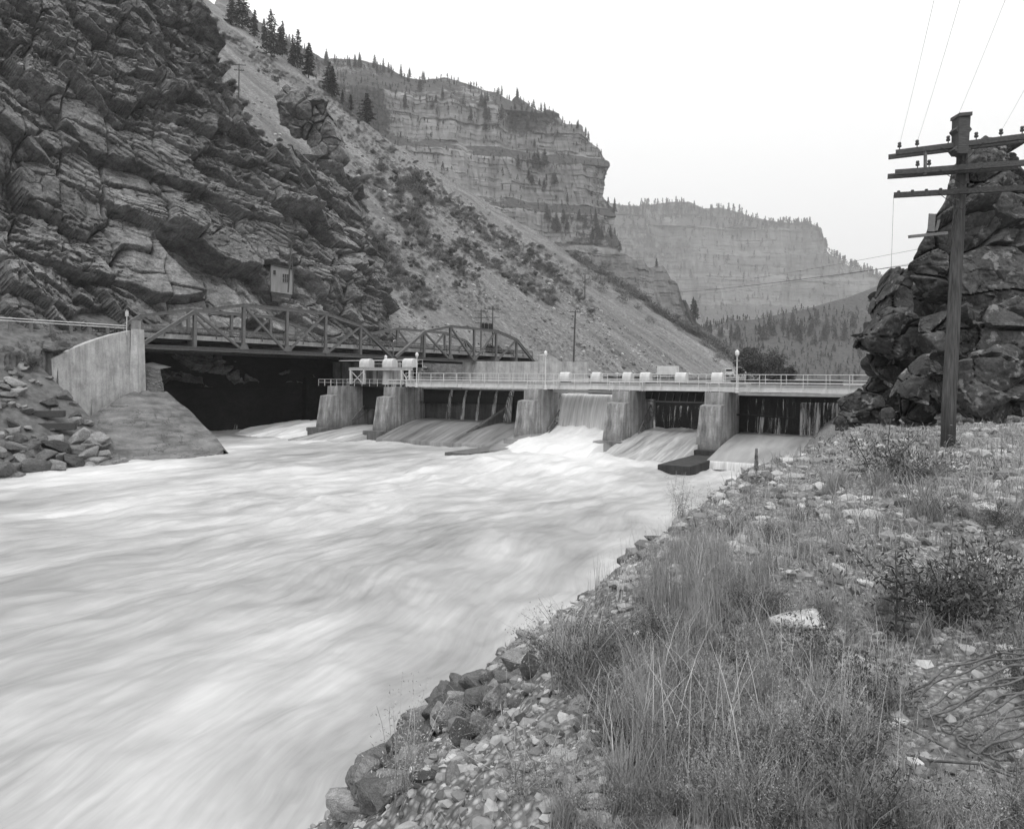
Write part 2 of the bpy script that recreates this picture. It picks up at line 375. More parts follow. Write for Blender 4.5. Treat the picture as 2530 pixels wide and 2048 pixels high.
# upright joints cut the beds into panels
r1, r2, r3, fp, fq, ed = blocks(H + .2 * T, T - .22 * H, 6.5, 9, 450, .35); m_ = sstep(-.35, .25, fbm(T * .05 + 4, H * .05, oct=2, seed=451))
D += m_ * ((r1 - .5) * 1.5 + (fq - .5) * (r2 - .5) * 1.6 - 1.5 * np.exp(-(ed / .13) ** 2))
r1, r2, r3, fp, fq, ed = blocks(H + .1 * T, T - .15 * H, 2.0, 3.2, 460, .3); m_ = sstep(-.05, .45, fbm(T * .08 + 14, H * .08, oct=2, seed=461))
D += m_ * ((r1 - .5) * .6 + (fq - .5) * (r2 - .5) * .8 - .5 * np.exp(-(ed / .08) ** 2))
r1, r2, r3, fp, fq, ed = blocks(p, q, 1.1, 5, 400, .4); m_ = .75 * sstep(.15, .7, fbm(T * .05 + 9, H * .07, oct=2, seed=401)); D += m_ * ((r1 - .5) * .7 + (.5 - fq) * .5 - .5 * np.exp(-(ed / .08) ** 2))
D += .22 * fbm(T * .5, H * .5, oct=6, seed=31, gain=.66) + 1.6 * vnoise(T * .05, H * .05, seed=34)
D += 1.2 * sstep(.2, .6, vnoise(T * .045 + 3, H * .06, seed=38))
# a dark recess low on the left
D -= 2.6 * np.exp(-(((T + 1) / 4.5) ** 2 + ((H - 22) / 5) ** 2))
fade = 1 - .7 * soft
D = D * fade
out = -D * (1 - .2)
X = C0[0] + E[0] * (along + over * .12) + NB[0] * (back + out); Y = C0[1] + E[1] * (along + over * .12) + NB[1] * (back + out)
Zz = 11 + H + .28 * D * 0 + .35 * D
CLIFF = np.stack([X, Y, Zz], -1)
struct("cliff", grid_mesh("cliff", CLIFF), M['cliff'])

# ---- scree slope -----------------------------------------------------------
ET = np.array([.6, .8]); NT = np.array([-.8, .6]); BT = np.array([4.0, 178.7])
def talus_z(s, t):
    z = 9 + .73 * t
    rib = 1.6 * vnoise(s / 15, t / 130, seed=41) + 1.1 * vnoise(s / 6.5, t / 90, seed=42)
    z = z + rib * sstep(5, 40, t) + .5 * fbm(s * .2, t * .1, oct=4, seed=43) * sstep(-2, 8, t)
    up = np.maximum(s - 97, 0)
    z = z - sstep(97, 150, s) * (.10 * np.maximum(t, 0) + 5) + sstep(110, 210, s) * 1.5 * fbm(s * .08, t * .06, oct=3, seed=44)
    z = z - sstep(205, 300, s) * (25 + .35 * np.maximum(t, 0))
    lowz = 9.3 + .06 * (t + 14)                           # road bench under the toe
    z = np.maximum(z, np.where(t < 0, lowz, z))
    return z - 30 * sstep(-16, -26, s) * sstep(9, 5, t)                # nothing but water and wall under the bridge
sg = np.concatenate([np.linspace(-150, 20, 140, endpoint=False), np.linspace(20, 130, 330, endpoint=False), np.linspace(130, 330, 150)])
tg = np.concatenate([np.linspace(-14, 120, 330, endpoint=False), np.linspace(120, 360, 200)])
Sg, Tg = np.meshgrid(sg, tg)
TALUS = np.stack([BT[0] + ET[0] * Sg + NT[0] * Tg, BT[1] + ET[1] * Sg + NT[1] * Tg, talus_z(Sg, Tg) + .16 * fbm(Sg * 1.3, Tg * 1.3, oct=3, seed=47)], -1)
k = N('scree', .95, .12)
f1 = k.noise(k.map((1, 1, 1)), .9, 8, .72); f2 = k.noise(k.map((1, 1, 1)), .035, 4, .6)
RT = math.atan2(ET[1], ET[0])
f3 = k.noise(k.map((.02, .14, .02), rot=(0, 0, 0)), 1.0, 4, .6)
c = k.ramp(f1, [(.3, .065), (.52, .17), (.75, .32)])
uvs = k.n("ShaderNodeUVMap"); uvs.uv_map = "flow"; f4 = k.noise(k.map((.10, .013, 1), uvs.outputs[0]), 1.0, 5, .65, .3)
c = k.mixc(k.ramp(f2, [(.42, 0.0), (.62, .5)]), c, .13)
c = k.mixc(.8, c, k.ramp(f4, [(.32, .55), (.5, 1.0), (.66, 1.45)]), 'MULTIPLY')
k.col(c); k.bump(f1, .9, .5); M['scree'] = k.m
ms_ = grid_mesh("scree_slope", TALUS); set_uv(ms_, np.stack([Sg.ravel(), Tg.ravel()], -1)); struct("scree_slope", ms_, M['scree'])

# ---- limestone massif, far mountain, valley spur: the same strata, further off ----
def limestone(name, lo, hi, sc, veg, zs):
    k = N(name, .95, .1)
    band = k.noise(k.map((.22, .22, 2.2)), sc, 7, .75, .5); vert = k.noise(k.map((2.2, 2.2, .16)), sc * 1.6, 5, .65); big = k.noise(k.map((1, 1, 1.4)), sc * .35, 5, .6)
    c = k.ramp(band, [(.3, lo), (.5, (lo + hi) / 2), (.7, hi)])
    c = k.mixc(k.ramp(vert, [(.45, 0.0), (.7, .6)]), c, lo * .6)
    st = k.attr("steep"); vm = k.math('MULTIPLY', st, 1.0)
    vn = k.math('ADD', k.noise(k.map((1, 1, 1)), sc * 2.4, 6, .75), k.math('MULTIPLY', k.math('SUBTRACT', 1.0, vm), .42))
    vn = k.math('SUBTRACT', vn, .12)
    c = k.mixc(k.ramp(vn, [(.53, 0.0), (.63, 1.0)]), c, k.ramp(k.noise(k.map((1,1,1)), sc * 9, 4, .7), [(.35, veg * .6), (.65, veg * 1.5)]))
    k.col(c); k.bump(k.math('ADD', band, vert), .45, zs); return k.m
M['limestone'] = limestone('limestone', .11, .29, .027, .05, 3.5)
M['limestone_far'] = limestone('far_limestone', .08, .22, .012, .06, 11.0)
M['hill'] = limestone('brushy_hill', .11, .25, .032, .06, 3.2)

def build_wall(name, C, e, smin, smax_sil, top_sil, z0, steps, mat, nh, ns, bs, amp, seed, flank=200, ext=60, veg=None):
    e = np.array(e, float); e /= np.linalg.norm(e); n = np.array([-e[1], e[0]]); C = np.array(C, float)
    zmax = 1900.0; zt = np.linspace(z0, zmax, 2000)
    kk = np.interp(zt, [a for a, _ in steps], [b for _, b in steps]); sb = np.concatenate([[0], np.cumsum(np.diff(zt) * kk[1:])])
    prof = lambda z: np.interp(z, zt, sb)
    def solve(px, py):
        d = np.array(at(px, py, 1.0)) - np.array([0, 0, CAMZ])
        Yv = np.linspace(100, 7000, 14000); z = CAMZ + d[2] * Yv
        rel = np.stack([d[0] * Yv, Yv], -1) - C
        g_ = rel @ n - prof(z); i = np.argmax(g_ > 0); return rel[i] @ e, z[i]
    tp = np.array([solve(*p) for p in top_sil]); tp = tp[np.argsort(tp[:, 0])]
    if smax_sil:
        rs = np.array([solve(*p) for p in smax_sil]); rs = rs[np.argsort(rs[:, 1])]
        s_end = lambda z: np.interp(z, rs[:, 1], rs[:, 0]); smx = rs[:, 0].max()
    else:
        smx = tp[:, 0].max(); s_end = lambda z: np.full_like(z, smx)
    s = np.concatenate([np.linspace(smin, smx + 2, ns), smx + 2 + np.linspace(flank / 20, flank, 20)])
    v = np.linspace(0, 1, nh)
    ztop = np.interp(s, tp[:, 0], tp[:, 1])
    ztop = ztop + 1.0 * amp * .25 * fbm(s * .5 / bs, s * 0, oct=4, seed=seed)
    S2, V2 = np.meshgrid(s, v); Zg = z0 + (ztop[None, :] - z0) * V2
    se = s_end(Zg) + amp * .5 * vnoise(Zg / bs, Zg * 0, seed=seed + 1)
    over = np.maximum(S2 - se, 0); al = np.minimum(S2, se)
    D = np.zeros_like(S2)
    rel = al + .4 * bs * fbm(al / bs / 6, Zg / bs / 6, oct=2, seed=seed + 2)
    # buttresses and gullies, then courses
    D += amp * 4.2 * fbm(rel / bs / 4.2, Zg / bs / 14, oct=4, seed=seed + 3) + amp * 1.0 * fbm(rel / bs * 1.1, Zg / bs / 7, oct=4, seed=seed + 4, gain=.6)
    for th, ln, a, sdd in ((2.4, 2.0, .45, 10), (.6, .6, .22, 20), (.17, .3, .12, 30)):
        r1, r2, r3, fp, fq, ed = blocks(rel, Zg + .03 * rel, th * bs, ln * bs, seed + sdd, .07)
        D += amp * a * ((r1 - .5) + (.5 - fq) * .9 * (r3)) - amp * a * .05 * np.exp(-(ed / (.04 * bs * th + .3)) ** 2)
    kloc = np.interp(Zg, [a for a, _ in steps], [b for _, b in steps])
    bench = sstep(.8, 1.6, kloc)
    D = D * (1 - .6 * bench) + bench * amp * .8 * fbm(rel / bs, Zg / bs, oct=4, seed=seed + 6)
    off = prof(Zg) - D + over * .9 + amp * sstep(-bs, bs, S2 - se)
    P = C + e * al[..., None] + n * off[..., None]
    P = np.concatenate([P + e * (over * .25)[..., None], Zg[..., None]], -1)
    # the top runs back and down behind the skyline
    bk = []
    for j, (b_, dz) in enumerate(((ext * .3, ext * .02), (ext, -ext * .12), (ext * 3, -ext * .8), (ext * 6, -ext * 2.2))):
        L_ = P[-1].copy(); L_[:, :2] += n * b_; L_[:, 2] += dz; bk.append(L_)
    if veg is not None: bench = np.maximum(bench, veg(*proj(np.concatenate([(C + e * al[..., None] + n * off[..., None]), Zg[..., None]], -1))))
    bench = np.clip(bench + .55 * fbm(rel / bs / 2.2, Zg / bs / 1.5, oct=3, seed=seed + 8), 0, 1.3)
    steep = np.concatenate([1 - bench, np.zeros((4, len(s)))], 0)
    P = np.concatenate([P, np.array(bk)], 0)
    m = grid_mesh(name, P); set_attr(m, "steep", steep.ravel())
    struct(name, m, mat); return P

# massif behind the scree (about 600 m off)
M1_top = [(560, -40), (640, 60), (700, 108), (760, 132), (800, 148), (860, 148), (900, 158), (960, 172), (1000, 188), (1060, 196), (1100, 188), (1160, 206), (1200, 222), (1235, 226), (1280, 232), (1300, 262),
          (1322, 258), (1355, 266), (1372, 296), (1395, 304), (1430, 316), (1460, 348), (1485, 372), (1500, 398), (1520, 430)]
M1_right = [(1500, 398), (1504, 425), (1498, 465), (1494, 480), (1508, 500), (1520, 515), (1526, 560), (1528, 600), (1535, 650), (1545, 690), (1560, 740), (1580, 800)]
k1 = [(0, 1.2), (60, 1.2), (70, .9), (78, .15), (112, .12), (116, 1.5), (130, 1.5), (134, .12), (158, .1), (161, 1.3), (172, 1.3), (175, .08), (210, .08), (213, 1.5), (228, 1.5), (231, .1), (266, .1), (272, 1.5), (600, 1.5)]
MASSIF = build_wall("limestone_mountain", (144, 952), (.95, .31), -560, M1_right, M1_top, 10, [(z_ * 1.7, b_) for z_, b_ in k1], M['limestone'], 420, 560, 44, 9.3, 500, flank=440, ext=68, veg=lambda x, y: np.clip(1.0 * sstep(1020, 900, x) + .9 * np.exp(-(((x - 1290) / 70)**2 + ((y - 300) / 28)**2)) + .9 * np.exp(-(((x - 1320) / 40)**2 + ((y - 420) / 40)**2)) + .8 * sstep(560, 640, y), 0, 1))
# spur with pinnacles at its foot (about 420 m off)
M1b_top = [(1180, 560), (1260, 590), (1330, 612), (1400, 605), (1470, 600), (1520, 615), (1560, 640), (1590, 640), (1620, 660), (1650, 655), (1668, 690), (1690, 705), (1712, 735), (1728, 790), (1760, 850), (1800, 900), (1900, 935)]
SPUR = build_wall("rocky_spur", (142, 615), (.93, .36), -165, None, M1b_top, 8, [(0, 1.2), (60, 1.2), (72, .5), (135, .45), (150, 1.0), (600, 1.0)], M['hill'], 150, 260, 18, 4.8, 600, flank=180, ext=45)
# far wall across the valley (about 1500 m)
M2_top = [(1380, 470), (1480, 500), (1530, 508), (1575, 512), (1590, 502), (1650, 500), (1700, 500), (1740, 518), (1790, 512), (1830, 524), (1870, 540), (1920, 550), (1980, 550), (2005, 556), (2022, 570), (2026, 582), (2050, 602), (2062, 625), (2100, 646), (2150, 668), (2185, 690), (2202, 712), (2225, 690), (2300, 660), (2420, 600), (2600, 540)]
k2 = [(0, 1.5), (160, 1.3), (175, .2), (215, .15), (219, 1.0), (228, 1.0), (231, .12), (270, .1), (274, 1.0), (284, 1.0), (287, .1), (330, .1), (335, 1.5), (362, 1.5), (366, .1), (408, .1), (415, 2.0), (800, 2.0)]
FARM = build_wall("distant_mountain", (550, 2772), (1, .04), -570, None, M2_top, 10, [(z_ * 2.2, b_) for z_, b_ in k2], M['limestone_far'], 330, 480, 105, 20, 700, flank=660, ext=260)
# brushy fan below it on the right (about 700 m)
M3_top = [(1560, 880), (1660, 850), (1740, 812), (1800, 795), (1860, 790), (1920, 778), (1990, 765), (2060, 745), (2120, 728), (2180, 705), (2260, 660), (2360, 600), (2500, 520), (2650, 440)]
FAN = build_wall("brushy_hillside", (544, 952), (1, -.12), -340, None, M3_top, 8, [(0, 1.6), (1600, 1.6)], M['hill'], 150, 300, 44, 6.8, 800, flank=340, ext=100)

# ---- left bank: road bench, fill slope, riprap ----
R0 = np.array([-44.6, 86.0])
WL, WR = np.array([-47.7, 75.0]), np.array([-44.0, 84.0])
wd = (WR - WL) / np.linalg.norm(WR - WL); wn = np.array([wd[1], -wd[0]])                   # wn points to the river side
def left_z(x, y):
    w = (x - R0[0]) * NB[0] + (y - R0[1]) * NB[1]
    f = (x - WL[0]) * wn[0] + (y - WL[1]) * wn[1]; gq = (x - WL[0]) * wd[0] + (y - WL[1]) * wd[1]
    hi_ = 12.9 + np.where(w < 0, .62 * w, np.where(w > 14, (w - 14) * .5, 0))
    lo_ = np.minimum(hi_, 9.2 - .70 * f - .12 * np.maximum(-gq, 0) * 0)
    lo2 = np.minimum(lo_, 3.0 - .5 * f)
    lo_ = lo_ + (lo2 - lo_) * sstep(-1.5, 2.5, gq)
    z = np.where(f > 0, lo_, hi_)
    z = np.where((gq > 10.2) & (w < 17.5), -2.5, z)
    return np.maximum(z + .12 * fbm(x * .7, y * .7, oct=4, seed=51), -2.5)
kx = np.linspace(-1.6, -.30, 420); yr = np.geomspace(12, 150, 330)
KX, YR = np.meshgrid(kx, yr); XL = KX * YR
LEFT = np.stack([XL, YR, left_z(XL, YR)], -1)
M['dirt'] = simple('dry_dirt', .06, .15, 1.5, .95, .7)
struct("left_bank", grid_mesh("left_bank", LEFT), M['dirt'])

# ---- right bank, where the camera stands ----
CREST = np.array([(-1.2, -12), (-.9, -4), (-.5, 0), (.35, 3.4), (2.1, 7.6), (4.0, 12), (6.4, 16.5), (9.0, 20.5), (12.2, 26), (15.0, 31), (20.5, 40), (26.5, 52), (32, 66), (37, 80), (51, 120)])
def crest_d(x, y):
    x = np.asarray(x, float); y = np.asarray(y, float); best = np.full(x.shape, 1e9); sg_ = np.zeros(x.shape)
    for a, b in zip(CREST[:-1], CREST[1:]):
        dx, dy = b - a; L2 = dx*dx + dy*dy
        t = np.clip(((x-a[0])*dx + (y-a[1])*dy) / L2, 0, 1)
        ex, ey = x - a[0] - t*dx, y - a[1] - t*dy; d = np.hypot(ex, ey); s = np.sign(ex*dy - ey*dx)
        m = d < best; best = np.where(m, d, best); sg_ = np.where(m, s, sg_)
    return best * sg_
def bank_z(x, y):
    d = crest_d(x, y) + .35 * fbm(np.asarray(x) * .35, np.asarray(y) * .35, oct=3, seed=61)
    x = np.asarray(x, float); y = np.asarray(y, float)
    top = 6.28 + .07 * np.clip(d, 0, 9) + .10 * fbm(x * .45, y * .45, oct=4, seed=62) - .25 * sstep(20, 34, y)
    low = -.93 * np.maximum(-d - .6, 0) - .40 * np.clip(-d, 0, .6)
    z = top + low + .05 * fbm(x * 2.1, y * 2.1, oct=4, seed=63, gain=.6) + np.where(d < -.5, .10, .02) * fbm(x * 1.3, y * 1.3, oct=3, seed=64)
    return np.maximum(z, -2.0)
th = np.radians(np.linspace(-78, 88, 760)); rr = np.concatenate([[.3], np.geomspace(.8, 140, 700)])
TH, RR = np.meshgrid(th, rr); XB = RR * np.sin(TH); YB = RR * np.cos(TH)
k = N('gravel_bank', .95, .15)
v1 = k.vor(k.map((1, 1, 1)), 22.0); v2 = k.vor(k.map((1, 1, 1)), 7.0); f1 = k.noise(k.map((1, 1, 1)), 60, 3); f2 = k.noise(k.map((1, 1, 1)), .7, 5, .6)
vc = k.n("ShaderNodeTexVoronoi"); vc.inputs["Scale"].default_value = 22.0; k.l(k.map((1, 1, 1)), vc.inputs["Vector"])
rb = k.n("ShaderNodeRGBToBW"); k.l(vc.outputs["Color"], rb.inputs[0])
c = k.ramp(rb.outputs[0], [(.1, .16), (.5, .29), (.9, .48)])
c = k.mixc(k.ramp(v1, [(.25, 0.0), (.55, .75)]), c, .06)
c = k.mixc(k.ramp(f2, [(.4, 0.0), (.65, .6)]), c, .17)
c = k.mixc(.4, c, k.ramp(f1, [(.3, .6), (.7, 1.25)]), 'MULTIPLY')
k.col(c); hgt = k.math('ADD', k.math('MULTIPLY', v1, -1.0), k.math('MULTIPLY', v2, -1.5)); k.bump(hgt, .9, .03); M['gravel'] = k.m
BANK = np.stack([XB, YB, bank_z(XB, YB)], -1)
struct("gravel_bank", grid_mesh("gravel_bank", BANK), M['gravel'])

# ---- the dam frame of reference ----
DO = np.array([20.2, 76.0]); DD = np.array([.858, -.513]); DU = np.array([.513, .858]); DROT = math.atan2(DD[1], DD[0])
def dw(a, b, z=0.0): p_ = DO + DD * a + DU * b; return Vector((p_[0], p_[1], z))

# ---- the river: silky long-exposure water ----
yy = np.geomspace(3.0, 112, 620); kk_ = np.linspace(-1.35, .62, 720); KK, YY = np.meshgrid(kk_, yy)
XW = KK * YY
def flow_uv(x, y):
    yk = np.array([-10, 5, 15, 30, 50, 70, 90, 130.]); gk = np.array([-14.0, -11.5, -8.6, -3.0, 7.0, 18.5, 30.5, 54.])
    gx = np.interp(y, yk, gk); gx = gx
    v_ = (x - gx) * .86; u_ = y * 1.12 + .25 * x
    v_ = v_ + 1.0 * fbm(x * .06, y * .05, oct=3, seed=71) + .5 * fbm(x * .2, y * .16, oct=2, seed=72)
    return v_, u_
FV, FU = flow_uv(XW, YY)
a_ = (XW - DO[0]) * DD[0] + (YY - DO[1]) * DD[1]; b_ = (XW - DO[0]) * DU[0] + (YY - DO[1]) * DU[1]
jet = np.exp(-((a_ + 10 + .12 * (-b_)) / 9.5) ** 2) * sstep(2, -6, b_) * np.exp(-np.maximum(-b_, 0) / 38)
jetA = np.exp(-((a_ + 48) / 6) ** 2) * sstep(6, -2, b_) * np.exp(-np.maximum(-b_, 0) / 16)
calm = np.exp(-((a_ + 34) / 13) ** 2) * np.exp(-((b_ + 15) / 12) ** 2)
WZ = .16 * fbm(FV * .30, FU * .09, oct=3, seed=73) + .05 * fbm(FV * 1.1, FU * .22, oct=3, seed=74)
WZ = WZ * (1 + 1.6 * jet) + .9 * jet * np.exp(-((b_ + 13) / 7) ** 2) + .35 * jet * vnoise(FV * .5, FU * .3, seed=75)
WZ = WZ + .28 * vnoise(XW * .14, YY * .11, seed=76) * sstep(75, 40, YY)
edge = np.exp(-(np.hypot(XW + 36, (YY - 66) * .5) / 9) ** 2) * .8 + .35 * np.exp(-(np.hypot(XW + 30, YY - 77) / 7) ** 2)
WZ = WZ + .22 * jet * fbm(XW * .5, YY * .35, oct=4, seed=77) + .10 * fbm(FV * .8, FU * .4, oct=3, seed=78)
m = grid_mesh("river", np.stack([XW, YY, WZ], -1), True)
set_uv(m, np.stack([FV.ravel(), FU.ravel()], -1)); set_attr(m, "foam", np.clip(jet * 1.1 + jetA * .9 + edge - calm * .75 + .5 * vnoise(FV * .12, FU * .05, seed=79) + .30 * sstep(25, 75, YY) - .35 * sstep(40, 12, YY), -1, 1.2).ravel())
def watermat(name, base=.0, stretch=.085):
    k = N(name, .38, .35)
    uvn = k.n("ShaderNodeUVMap"); uvn.uv_map = "flow"; uv = uvn.outputs[0]
    w0 = k.n("ShaderNodeTexNoise"); w0.inputs["Scale"].default_value = .10; w0.inputs["Detail"].default_value = 3; k.l(uv, w0.inputs["Vector"])
    wv = k.n("ShaderNodeVectorMath", operation='MULTIPLY_ADD'); k.l(w0.outputs["Color"], wv.inputs[0]); wv.inputs[1].default_value = (1.3, 2.6, 0); k.l(uv, wv.inputs[2])
    u2 = wv.outputs[0]
    big = k.noise(k.map((.17, stretch * .9, 1), u2), 1.0, 3, .55); mid = k.noise(k.map((.62, stretch * 1.7, 1), u2), 1.0, 5, .6); fine = k.noise(k.map((5.5, stretch * 2.6, 1), u2), 1.0, 6, .65)
    s = k.math('ADD', k.math('MULTIPLY', big, .50), k.math('ADD', k.math('MULTIPLY', mid, .40), k.math('MULTIPLY', fine, .17)))
    s = k.math('ADD', s, k.math('MULTIPLY', k.attr("foam"), .16)); s = k.math('ADD', s, base - .005)
    k.col(k.ramp(s, [(.36, .17), (.50, .31), (.62, .45), (.80, .66)]))
    k.bump(k.math('ADD', mid, k.math('MULTIPLY', fine, .3)), .25, .12); return k.m
M['water'] = watermat('silky_river_water')
struct("river", m, M['water'])
# ================================================================== truss bridge (two spans)
BROT = math.atan2(E[1], E[0]); PL = 7.0; BW = 13.4; ZB = 11.62; H1, H2 = 4.7, 6.12
def bridge_span(label, off):
    root = thing("truss_bridge_span", label, "bridge", (R0[0] + E[0]*off, R0[1] + E[1]*off, ZB), BROT, "truss bridge spans")
    ms, L = M['steel'], 6 * PL
    def node(i, top, y): return (i * PL, y, (0, H1, H2, H2, H2, H1, 0)[i] if top else 0.0)
    for y in (0.0, BW):
        b = MB(); b.hbeam((-.3, y, 0), (L + .3, y, 0), .5, .5, .06); obj("bottom_chord", b, ms, root)
        b = MB()
        for i in range(0, 6):
            p0, p1 = node(i, True, y), node(i + 1, True, y); b.bar(p0, p1, .46, .40)
            d = (Vector(p1) - Vector(p0)).normalized(); up = Vector((-d.z, 0, d.x)) * .215
            b.bar(Vector(p0) + up, Vector(p1) + up, .60, .05)
        obj("top_chord", b, ms, root)
        for i in range(1, 6):
            b = MB(); b.hbeam((i*PL, y, .2), (i*PL, y, node(i, True, y)[2] - .15), .42, .36, .05, (0, 1, 0)); obj("post", b, ms, root)
        for i, j in ((1, 2), (2, 3), (4, 3), (5, 4)):
            b = MB(); b.hbeam(node(i, True, y), node(j, False, y), .30, .30, .05, (0, 1, 0)); obj("diagonal", b, ms, root)
        for i in (2, 3, 4):
            b = MB(); b.add([(i*PL-.75, y-.26, .2), (i*PL+.75, y-.26, .2), (i*PL+.35, y-.26, 1.0), (i*PL-.35, y-.26, 1.0),
                             (i*PL-.75, y-.22, .2), (i*PL+.75, y-.22, .2), (i*PL+.35, y-.22, 1.0), (i*PL-.35, y-.22, 1.0)],
                            [(0,1,2,3),(7,6,5,4),(0,4,5,1),(1,5,6,2),(2,6,7,3),(3,7,4,0)]); obj("gusset_plate", b, ms, root)
    b = MB()
    for i in range(7): b.hbeam((i*PL, .3, .55), (i*PL, BW-.3, .55), .35, .9, .05)
    obj("floor_beams", b, ms, root)
    b = MB(); b.box(-.2, L+.2, .9, BW-.9, 1.15, 1.42); b.box(-.2, L+.2, .88, 1.16, 1.42, 1.72); b.box(-.2, L+.2, BW-1.16, BW-.88, 1.42, 1.72); obj("deck", b, M['concrete_clean'], root)
    b = MB()
    for y in (1.6, 3.4, 5.4, 8, 10, 11.8): b.hbeam((0, y, .95), (L, y, .95), .2, .4, .04)
    obj("stringers", b, M['steel_dark'], root)
    for y in (.72, BW-.72):
        b = MB()
        for z in (2.15, 2.62): b.bar((0, y, z), (L, y, z), .08, .14)
        for i in range(int(L / .35)): b.bar((i*.35, y, 2.15), (i*.35+.2, y, 2.62), .03, .03); b.bar((i*.35+.2, y, 2.15), (i*.35, y, 2.62), .03, .03)
        for i in range(13): b.box(i*PL/2-.06, i*PL/2+.06, y-.06, y+.06, 1.4, 2.65)
        obj("lattice_railing", b, M['steel_dark'] if y > 2 else ms, root)
    return root
bridge_span("nearer left span of the dark grey riveted truss bridge, beside the concrete wing wall", .4)
bridge_span("farther right span of the grey truss bridge, ending below the pale scree", 6*PL + 1.2)
def bw_(x, y, z=0): return Vector((R0[0] + E[0]*x + NB[0]*y, R0[1] + E[1]*x + NB[1]*y, z))
b = MB(); b.box(-.9, .9, -.8, BW+.8, -1, 10.85, .05); obj_ = obj("bridge_pier", b, M['concrete'], None, bw_(6*PL + .9, 0), BROT)
tag(obj_, "concrete bridge pier under the joint of the two truss spans, behind the hoist platform", "bridge pier")
# light standard at the joint and road sign
r = thing("joint_post", "slim pale post with a lamp at the joint between the two truss spans", "post", bw_(6*PL+.6, -.05, 11.4), BROT)
b = MB(); b.bar((0, 0, 0), (0, 0, 2.9), .12); obj("pole", b, M['steel'], r); b = MB(); b.tube([(0, 0, 2.9), (.25, 0, 3.1), (.7, 0, 3.05)], .06); obj("lamp_head", b, M['steel_white'], r)
# abutments
r = thing("bridge_abutment", "pale streaked concrete abutment and wing wall at the near left end of the bridge", "abutment", (WR[0], WR[1], 0))
b = MB(); wl = Vector((WL[0]-WR[0], WL[1]-WR[1], 0)); thk = Vector((-wn[0], -wn[1], 0)) * .8
def wpt(t, z, back=0): return wl * t + thk * back + Vector((0, 0, z)) + Vector((wn[0], wn[1], 0)) * (.6 - z * .045)
tops = [(0, 13.35), (.25, 12.75), (.5, 11.95), (.8, 10.75), (1, 9.75)]
for (t0, z0), (t1, z1) in zip(tops[:-1], tops[1:]): b.hexa([wpt(t1, 1.0), wpt(t0, 1.0), wpt(t0, 1.0, 1.6), wpt(t1, 1.0, 1.6), wpt(t1, z1), wpt(t0, z0), wpt(t0, z0, 1), wpt(t1, z1, 1)])
obj("wing_wall", b, M['concrete_clean'], r)
b = MB(); b.hexa([Vector(v) for v in [(.05,-.75,4), (1.15,-.6,4), (1.15,1.2,4), (.05,1.2,4), (.05,-.35,13.5), (.75,-.3,13.5), (.75,1.2,13.5), (.05,1.2,13.5)]]); obj("pilaster", b, M['concrete_clean'], r)
b = MB(); q0 = bw_(-1.2, -.9) - Vector((WR[0], WR[1], 0)); q1 = bw_(-1.2, BW+1) - Vector((WR[0], WR[1], 0)); ee = Vector((E[0], E[1], 0))
b.hexa([q0 + Vector((0,0,3)), q0 + ee*1.5 + Vector((0,0,3)), q1 + ee*1.5 + Vector((0,0,3)), q1 + Vector((0,0,3)), q0 + Vector((0,0,10.8)), q0 + ee*1.1 + Vector((0,0,10.8)), q1 + ee*1.1 + Vector((0,0,10.8)), q1 + Vector((0,0,10.8))]); obj("bearing_wall", b, M['concrete'], r)
b = MB(); b.box(-.1, .75, -.2, .5, 13.5, 14.5, .04); obj("end_block", b, M['concrete'], r)
far0 = bw_(12*PL + 2.2, 0)
r = thing("bridge_abutment", "grey concrete abutment with sloping wing at the far right end of the bridge", "abutment", far0, BROT)
b = MB(); b.box(0, 1.6, -1.2, BW+1, 6, 11.0, .05); b.box(.9, 1.6, -1.2, -.6, 11.0, 14.1, .03); obj("bearing_wall", b, M['concrete'], r)
b = MB(); b.hexa([(1.6,-1.6,6), (9.5,-5,6), (9.5,-4.3,6), (1.6,-.9,6), (1.6,-1.6,13.9), (9.5,-5,9.9), (9.5,-4.3,9.9), (1.6,-.9,13.9)]); b.hexa([(-1.2,-1.6,6), (1.6,-1.6,6), (1.6,-.9,6), (-1.2,-.9,6), (-1.2,-1.6,13.4), (1.6,-1.6,13.9), (1.6,-.9,13.9), (-1.2,-.9,13.4)]); obj("wing_wall", b, M['concrete_clean'], r)
# dark wall behind the channel under the bridge, with the mouth of the intake
r = thing("channel_wall", "dark stained concrete wall with deck shade put into its colour, under the left bridge span", "wall", bw_(0, 14.9, 0), BROT)
b = MB(); b.box(-14, 66, 0, 1.5, -1.5, 12.3, 0); b.box(6, 30, -1.5, 0, -1.5, 6.2, 0); b.box(36, 44, -1.1, 0, -1.5, 8.2, 0); obj("wall", b, M['wall_shade_black'], r)
b = MB(); b.box(-14, 66, -2.3, 5.8, 12.35, 12.9, 0); obj("sky_block_shelf", b, M['concrete'], r)  # slab added to keep sky light off the channel wall
b = MB(); b.box(14, 20, -.62, -.5, -.5, 4.2, 0); obj("opening", b, M['steel_dark'], r)  # dark plate paints the shade inside the intake mouth
w_ = obj("retaining_wall", MB().box(0, 24, 0, .8, 5, 11.6, .03), M['concrete_clean'], None, (-9.5, 139, 0), math.radians(-8)); tag(w_, "pale low concrete wall seen under the far bridge span, behind the walkway railing", "wall")
